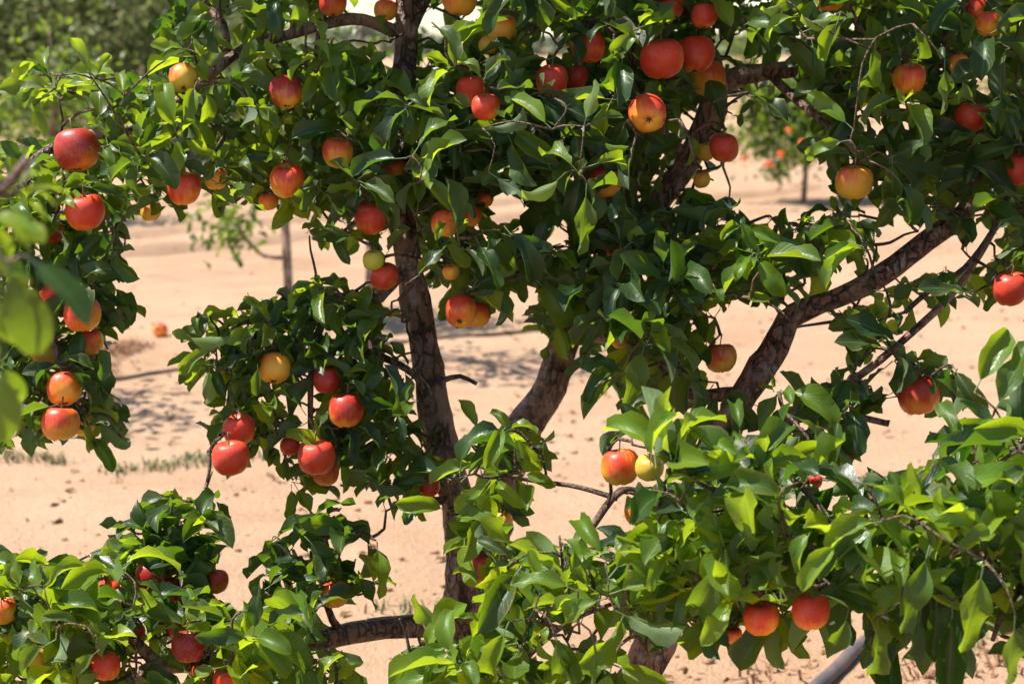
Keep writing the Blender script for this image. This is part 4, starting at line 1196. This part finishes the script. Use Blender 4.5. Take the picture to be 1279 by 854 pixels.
for key in LIMBS:
    root, base = roots[key]
    idx = np.where(leafT == key)[0]
    idx = idx[np.argsort(-cnt[idx])]
    single = idx[:300][cnt[idx[:300]] >= 12]
    rest = np.setdiff1d(idx, single)
    for i in single:
        yl = int(np.argmin([abs(q - leafY[i]) for q in YLEV]))
        o = bpy.data.objects.new('leaf', leaf_single(int(leafVar[i]), yl))
        COL.objects.link(o)
        o.parent = root
        M = Matrix(leafR[i].tolist()).to_4x4()
        o.rotation_euler = M.to_euler()
        o.location = leafP[i] - base
        o.scale = (leafL[i],) * 3
    me = leaves_mesh('foliage', (leafP[rest], leafR[rest]), leafL[rest], leafVar[rest], leafY[rest], LEAF, base)
    link('foliage', me, root, kind='stuff')
    # twigs: the stoutest ones singly, the rest as one mass
    tws = sorted(TW[key], key=lambda t: -t[2])
    A = Acc()
    for k, (P, R, dist) in enumerate(tws):
        mx, my, md = proj(P[len(P) // 2][None])
        V, fs = tube(P, R, 5, 0.0, k)
        if k < 160 and -60 < mx[0] < PW + 60 and -60 < my[0] < PH + 60:
            link('twig', mesh_np('twig', V - base, fs, TWIG), root)
        else:
            A.add(V, fs)
    if A.n:
        link('fine_twig_growth', A.mesh('fine_twig_growth', TWIG, True, base), root, kind='stuff')

# ------------------------------------------------------------------ young apple trees and tall trees farther back


def bg_tree(name, label, group, base, height, crown_c, crown_r, nleaf, leaf_len, trunk_r, mat, bark, seed, first_branch=0.35, nb=7, lean=(0, 0), clump=26, parts_leaf=True, narrow=None, category='tree', zmin=0.12):
    r = np.random.default_rng(seed)
    base = np.array([base[0], base[1], float(ground_z(base[0], base[1]))])
    root = bpy.data.objects.new(name, None)
    COL.objects.link(root)
    root.location = base
    root['label'] = label; root['category'] = category
    if group:
        root['group'] = group
    top = np.array([lean[0], lean[1], height])
    P = np.array([(0, 0, -0.05), top * 0.3 + r.normal(size=3) * 0.02 * height * [1, 1, 0], top * 0.65 + r.normal(size=3) * 0.03 * height * [1, 1, 0], top])
    P, R = catmull(P, [trunk_r * 1.15, trunk_r, trunk_r * 0.7, trunk_r * 0.25], height / 18)
    V, fs = tube(P, R, 10, 0.08, seed)
    link('trunk', mesh_np('trunk', V, fs, bark), root)
    cc = np.array(crown_c); cr = np.array(crown_r)
    ends = [P[-1]]
    for k in range(nb):
        j = int(len(P) * (first_branch + (0.95 - first_branch) * k / nb))
        j = min(j, len(P) - 2)
        a = k * 2.4 + r.uniform(-.4, .4)
        tgt = cc + cr * np.array([math.cos(a) * r.uniform(.45, .8), math.sin(a) * r.uniform(.45, .8), r.uniform(-.5, .7)])
        mid = P[j] * 0.5 + tgt * 0.5 + np.array([0, 0, 0.06 * height])
        BP, BR = catmull([P[j], mid, tgt], [R[j] * 0.6, R[j] * 0.4, R[j] * 0.15], height / 20)
        V, fs = tube(BP, BR, 7, 0.05, seed + k)
        link('branch', mesh_np('branch', V, fs, bark), root)
        ends += [BP[-1], BP[len(BP) // 2]]
    # leaf clumps spread through the crown volume, uneven outline, gaps between clumps
    nc = clump
    cl = []
    while len(cl) < nc:
        q = r.normal(size=3); q /= np.linalg.norm(q)
        rad = r.uniform(0.25, 1.0) ** 0.6
        cl.append(cc + cr * q * rad * r.uniform(0.8, 1.12))
    cl = np.array(cl + ends)
    ci = r.integers(0, len(cl), nleaf)
    sz = cr.mean() * r.uniform(0.12, 0.30, len(cl))
    pos = cl[ci] + r.normal(size=(nleaf, 3)) * sz[ci][:, None] * np.array([1, 1, 0.8])
    d = r.normal(size=(nleaf, 3)) + np.array([0, 0, -0.3]); d /= np.linalg.norm(d, axis=1)[:, None]
    n = r.normal(size=(nleaf, 3)) * 0.6 + np.array([0, 0, 1.0])
    n -= d * (n * d).sum(1)[:, None]; n /= np.linalg.norm(n, axis=1)[:, None]
    x = np.cross(d, n)
    # simple folded leaf, four triangles
    L = leaf_len * r.uniform(0.6, 1.2, nleaf); W = L * (narrow or 0.5) * 0.5
    z_ok = pos[:, 2] > zmin * height
    pos, d, n, x, L, W = pos[z_ok], d[z_ok], n[z_ok], x[z_ok], L[z_ok], W[z_ok]
    v0 = pos; v1 = pos + d * L[:, None]
    vm = pos + d * (L * .5)[:, None] - n * (W * .3)[:, None]
    va = pos + d * (L * .45)[:, None] + x * W[:, None]
    vb = pos + d * (L * .45)[:, None] - x * W[:, None]
    V = np.stack([v0, va, v1, vb, vm], 1).reshape(-1, 3)
    m = len(pos)
    f0 = np.array([(0, 1, 4), (1, 2, 4), (2, 3, 4), (3, 0, 4)])
    Fc = (f0[None] + (np.arange(m) * 5)[:, None, None]).reshape(-1, 3)
    me = mesh_np('crown', V, Fc, mat, False)
    at_ = me.attributes.new('young', 'FLOAT', 'POINT')
    at_.data.foreach_set('value', np.repeat(r.random(m) ** 2 * 0.8, 5).astype(np.float32))
    link('crown', me, root, kind='stuff')
    return root, base, cl


def gpos(px, py):
    return ground_at(px, py)


# the staked young tree behind the upright limb, and the small fruiting one behind the bent limb
b1 = gpos(362, 402)
t1, tb1, _ = bg_tree('young_apple_tree', 'slim young apple tree with a pinkish trunk and one low crooked branch beyond the ruts', 'young apple trees in the next rows', b1, 1.45, (0.08, 0, 0.98), (0.50, 0.5, 0.42), 1300, 0.075, 0.023,
                     LEAF, YOUNG_BARK, 31, 0.42, 7)
pb = np.array([at(358, 322, 8.8), at(330, 320, 8.78), at(308, 300, 8.75), at(292, 280, 8.72), at(270, 268, 8.7)]) - tb1
BP, BR = catmull(pb, [0.012, .01, .009, .006, .004], 0.04)
V, fs = tube(BP, BR, 7, 0.05, 3)
link('branch', mesh_np('branch', V, fs, YOUNG_BARK), t1)
nl = 110
pp = BP[rng.integers(len(BP) // 2, len(BP), nl)] + rng.normal(size=(nl, 3)) * [0.09, 0.09, 0.045]
dd = rng.normal(size=(nl, 3)); dd /= np.linalg.norm(dd, axis=1)[:, None]
nn = rng.normal(size=(nl, 3)) * .4 + [0, 0, 1.0]; nn -= dd * (nn * dd).sum(1)[:, None]; nn /= np.linalg.norm(nn, axis=1)[:, None]
link('foliage', leaves_mesh('foliage', (pp, np.stack([np.cross(dd, nn), dd, nn], 2)), rng.uniform(.05, .08, nl), rng.integers(0, 12, nl), rng.random(nl) * .5, LEAF, np.zeros(3)), t1, kind='stuff')

b2 = gpos(1003, 254)
t2, tb2, cl2 = bg_tree('young_apple_tree', 'small young apple tree dotted with red fruit standing alone behind the bent limb', 'young apple trees in the next rows', b2, 1.05, (-0.10, 0, 0.68), (0.56, 0.5, 0.44), 5200, 0.075, 0.022,
                       LEAF, BARK, 32, 0.4, 7)
for i, (px, py, dpx, lab) in enumerate([(975, 193, 11, 'red apple in the middle of the small far tree behind the bent limb'), (961, 205, 12, 'lowest red apple of the small far tree behind the bent limb'),
                                        (1002, 178, 11, 'orange-red apple over the trunk of the small far tree behind the bent limb'), (930, 198, 9, 'outermost red apple of the small far tree behind the bent limb'),
                                        (985, 163, 9, 'topmost red apple of the small far tree behind the bent limb')]):
    d = 14.6
    put_apple(at(px, py, d), dpx * d / F * 0.85, (.62, .95, .3), 8, lab, 'apples on the small far tree', 200 + i)
more = [(-3.6, 13.5, 1.5, 'young apple tree with loose leafage beyond the drooping branch, ahead of the tall trees'), (1.6, 24, 1.7, 'pale far apple tree seen through the chink behind the grey bent limb'),
        (-0.3, 30, 1.9, 'hazy far apple tree under the horizon beside the upright limb'), (5.6, 19, 1.6, 'far apple tree behind the dark foliage at the top of the reddish limb'),
        (4.4, 33, 1.9, 'hazy far apple tree behind the small fruiting one'), (-7.5, 19, 1.8, 'apple tree in the next row at the foot of the tall grey trees')]
for k, (x, y, h, lab) in enumerate(more):
    bg_tree('young_apple_tree', lab, 'young apple trees in the next rows', (x, y), h, (0, 0, h * 0.62), (0.62, 0.6, 0.5), 1100, 0.085, 0.03, LEAF, BARK, 40 + k, 0.4, 6)
# the tree whose shade falls on the soil at the drip line stands beyond the frame
bg_tree('young_apple_tree', 'young apple tree shading the soil beside the black drip line', 'young apple trees in the next rows', (-2.40, 6.6), 1.75, (0, 0, 1.15), (0.45, 0.6, 0.5), 650, 0.08, 0.03, LEAF, BARK, 61, 0.4, 7)

bg_tree('young_apple_tree', 'young apple tree standing behind the low leafy spray, shading a band of open soil', 'young apple trees in the next rows', (-0.66, 7.6), 1.55, (0, 0, 1.08), (0.40, 0.45, 0.42), 450, 0.075, 0.026, LEAF, YOUNG_BARK, 63, 0.45, 7)
tall = [(-4.9, 20.5, 7.0, 1.25, 'tall grey-green tree, widest of the windbreak, with a shaded hollow in its crown'), (-6.9, 21.5, 8.0, 1.45, 'tall grey-green tree with drooping leafage at the outer end of the windbreak'),
        (-6.0, 25, 8.5, 1.5, 'tall dark tree set back between two grey-green ones in the windbreak'), (-5.2, 31, 6.5, 1.0, 'slender pale tree at the thin end of the windbreak'), (-9.2, 22, 8.0, 1.6, 'tall feathery tree beyond the outer end of the windbreak')]
for k, (x, y, h, rr, lab) in enumerate(tall):
    bg_tree('tall_tree', lab, 'tall windbreak trees', (x, y), h, (0, 0, h * 0.42), (rr, rr, h * 0.46), 15000, 0.13, 0.12, BG_LEAF, BG_BARK, 70 + k, 0.06, 16, clump=90, narrow=0.34, zmin=0.01)

for k, (x, y, h, lab) in enumerate([(-4.1, 21.5, 2.3, 'grey-green shrub at the thin end of the windbreak, beyond its widest tree'), (-5.4, 20.3, 2.1, 'grey-green shrub hiding the foot of the widest windbreak tree'),
        (-6.4, 20.0, 2.6, 'grey-green shrub between the widest windbreak tree and the drooping one'), (-7.6, 20.6, 2.4, 'grey-green shrub before the foot of the drooping windbreak tree'),
        (-5.9, 23, 2.8, 'grey-green shrub in the shade behind the first row of windbreak trees'), (-4.6, 24.5, 2.4, 'pale shrub set back behind the thin end of the windbreak'), (-8.8, 21, 2.6, 'grey-green shrub under the feathery outermost windbreak tree')]):
    bg_tree('shrub', lab, 'shrubs at the foot of the windbreak', (x, y), h, (0, 0, h * 0.5), (0.95, 0.8, h * 0.45), 5000, 0.12, 0.05, BG_LEAF, BG_BARK, 90 + k, 0.1, 6, clump=30, narrow=0.36, category='shrub', zmin=0.0)

# far belt of trees on the horizon
N = 26000
fx = rng.uniform(-130, 130, N); fy = 150 + rng.uniform(-8, 8, N)
hh = 0.7 + 1.2 * vnoise(fx * 0.07, fx * 0 + 2, 4) + 0.8 * vnoise(fx * 0.35, fx * 0, 9)
fz = rng.random(N) ** 0.8 * hh
a = rng.normal(size=(N, 3)); a /= np.linalg.norm(a, axis=1)[:, None]
b_ = np.cross(a, rng.normal(size=(N, 3))); b_ /= np.linalg.norm(b_, axis=1)[:, None]
s = rng.uniform(.2, .5, N)[:, None]
c = np.stack([fx, fy, fz], 1)
V = np.stack([c - a * s, c + b_ * s * .7, c + a * s, c - b_ * s * .7], 1).reshape(-1, 3)
Fc = (np.arange(4)[None] + (np.arange(N) * 4)[:, None])
link('treeline', mesh_np('treeline', V, Fc, FARHILL, False), kind='stuff', label='low hazy belt of far trees along the horizon', category='treeline')

# ------------------------------------------------------------------ things on the soil
g = gpos(200, 421)
fa, _ = put_apple((g[0], g[1], float(ground_z(g[0], g[1])) + 0.034), 0.074, (.8, .95, .1), 100, 'single orange-red apple fallen on the open soil beside dry grass', None, 300)

# pipes
def ground_tube(name, pts, rad, mat, sides, label, cat, lift=0.0):
    P = np.array([(*q, 0) for q in pts], float)
    P, R = catmull(P, [rad] * len(P), 0.06)
    P[:, 2] = ground_z(P[:, 0], P[:, 1]) + rad * 0.8 + lift
    k = np.ones(5) / 5
    P[2:-2, 2] = np.convolve(P[:, 2], k, 'valid')
    V, fs = tube(P, R, sides)
    link(name, mesh_np(name, V, fs, mat), label=label, category=cat)


q1, q2 = gpos(1030, 858)[:2], gpos(1092, 806)[:2]
dv = (q2 - q1) / np.linalg.norm(q2 - q1)
ground_tube('irrigation_pipe', [q1 - dv * 3.0, q1 - dv * 1.2, q1, q2, q2 + dv * 1.0 + [0.1, 0], q2 + dv * 3 + [0.3, 0], q2 + dv * 6 + [0.8, 0]], 0.0165, PIPE, 12, 'thick grey plastic irrigation pipe on the soil under the bright foliage', 'pipe')
q1, q2 = gpos(135, 471)[:2], gpos(232, 459)[:2]
dv = (q2 - q1) / np.linalg.norm(q2 - q1)
ground_tube('drip_line', [q1 - dv * 3.5 + [0, .2], q1 - dv * 1.2, q1, q1 * .5 + q2 * .5 + [0, .02], q2, q2 + dv * 0.9, q2 + dv * 2 - [0, 0.3]], 0.010, DRIP, 8, 'thin black drip line lying across the open soil near the fallen apple', 'pipe')

# clods and pebbles
ico = np.array([(0, 0, 1), (.894, 0, .447), (.276, .851, .447), (-.724, .526, .447), (-.724, -.526, .447), (.276, -.851, .447), (.724, .526, -.447), (-.276, .851, -.447), (-.894, 0, -.447), (-.276, -.851, -.447), (.724, -.526, -.447), (0, 0, -1)])
icof = np.array([(0, 1, 2), (0, 2, 3), (0, 3, 4), (0, 4, 5), (0, 5, 1), (1, 6, 2), (2, 7, 3), (3, 8, 4), (4, 9, 5), (5, 10, 1), (6, 7, 2), (7, 8, 3), (8, 9, 4), (9, 10, 5), (10, 6, 1), (11, 7, 6), (11, 8, 7), (11, 9, 8), (11, 10, 9), (11, 6, 10)])
N = 5500
yy = rng.uniform(3.2, 15, N) ** 1.0
xx = rng.uniform(-.42, .42, N) * yy
dens = vnoise(xx * 1.3, yy * 1.3, 21) * 0.6 + vnoise(xx * 3.5, yy * 3.5, 22) * 0.4
ok = rng.random(N) < np.clip((dens - 0.42) * 5, 0.04, 1)
xx, yy = xx[ok], yy[ok]
# richer near the camera at the lower edge
N2 = 350
y2 = rng.uniform(3.6, 4.8, N2); x2 = rng.uniform(0.1, 1.4, N2)
xx = np.concatenate([xx, x2]); yy = np.concatenate([yy, y2])
n = len(xx)
sz = 0.003 + 0.011 * rng.random(n) ** 5
V = ico[None] * (1 + rng.normal(size=(n, 12, 1)) * 0.22) * sz[:, None, None] * np.array([1.2, 1.0, 0.7]) + np.stack([xx, yy, ground_z(xx, yy) + sz * 0.25], 1)[:, None, :]
Fc = (icof[None] + (np.arange(n) * 12)[:, None, None]).reshape(-1, 3)
link('soil_clods', mesh_np('soil_clods', V.reshape(-1, 3), Fc, CLOD, True), kind='stuff', label='scattered small reddish soil clods and pebbles', category='clods')


def tufts(name, spots, mat, label, hmax, lean=0.6):
    Vs, Fs, k = [], [], 0
    for (px, py, rx, ry, nb) in spots:
        for _ in range(nb):
            gp = gpos(px + rng.normal() * rx, py + rng.normal() * ry)
            z = float(ground_z(gp[0], gp[1]))
            h = hmax * rng.uniform(0.3, 1); a = rng.uniform(0, 6.28)
            d_ = np.array([math.cos(a), math.sin(a), 0]); wv = np.array([-math.sin(a), math.cos(a), 0]) * 0.0035
            b0 = np.array([gp[0], gp[1], z - .003])
            m = b0 + np.array([0, 0, h * .6]) + d_ * h * lean * .35; t = b0 + np.array([0, 0, h * (1 - .3 * lean)]) + d_ * h * lean
            Vs += [b0 - wv, b0 + wv, m + wv * .8, m - wv * .8, t]
            Fs += [(k, k + 1, k + 2, k + 3), (k + 3, k + 2, k + 4)]
            k += 5
    link(name, mesh_np(name, np.array(Vs), Fs, mat, True), kind='stuff', label=label, category='grass')


tufts('grass', [(20, 576, 18, 3, 60), (65, 577, 12, 2, 50), (150, 592, 14, 4, 55), (205, 588, 16, 5, 90), (245, 580, 14, 5, 80), (280, 590, 12, 4, 30), (320, 575, 14, 3, 25), (520, 762, 30, 4, 50), (205, 795, 20, 5, 40), (1230, 800, 30, 18, 60), (170, 268, 30, 3, 60), (480, 287, 20, 2, 40), (330, 280, 60, 2, 60)],
      GRASS, 'thin patches of short green weeds on the soil', 0.055)
tufts('dry_grass', [(148, 440, 12, 5, 240), (165, 436, 10, 3, 120), (135, 458, 8, 3, 60), (1160, 840, 20, 10, 60), (1250, 830, 20, 10, 50), (960, 845, 40, 8, 30)], STRAW, 'low patch of russet dry grass by the drip line', 0.06, 1.0)

LITTER = simple_mat('dry_leaf', (0.30, 0.17, 0.07), (0.17, 0.09, 0.045), 60, 0.8)
nl = 420
yy = rng.uniform(3.5, 9, nl); xx = rng.uniform(-.38, .38, nl) * yy
dd = rng.normal(size=(nl, 3)) * [1, 1, .15]; dd /= np.linalg.norm(dd, axis=1)[:, None]
nn = rng.normal(size=(nl, 3)) * .3 + [0, 0, 1.0]; nn -= dd * (nn * dd).sum(1)[:, None]; nn /= np.linalg.norm(nn, axis=1)[:, None]
link('leaf_litter', leaves_mesh('leaf_litter', (np.stack([xx, yy, ground_z(xx, yy) + 0.006], 1), np.stack([np.cross(dd, nn), dd, nn], 2)), rng.uniform(.018, .045, nl), rng.integers(0, 12, nl), np.zeros(nl), LITTER, np.zeros(3)),
     kind='stuff', label='scattered dry brown fallen leaves on the soil', category='leaf litter')
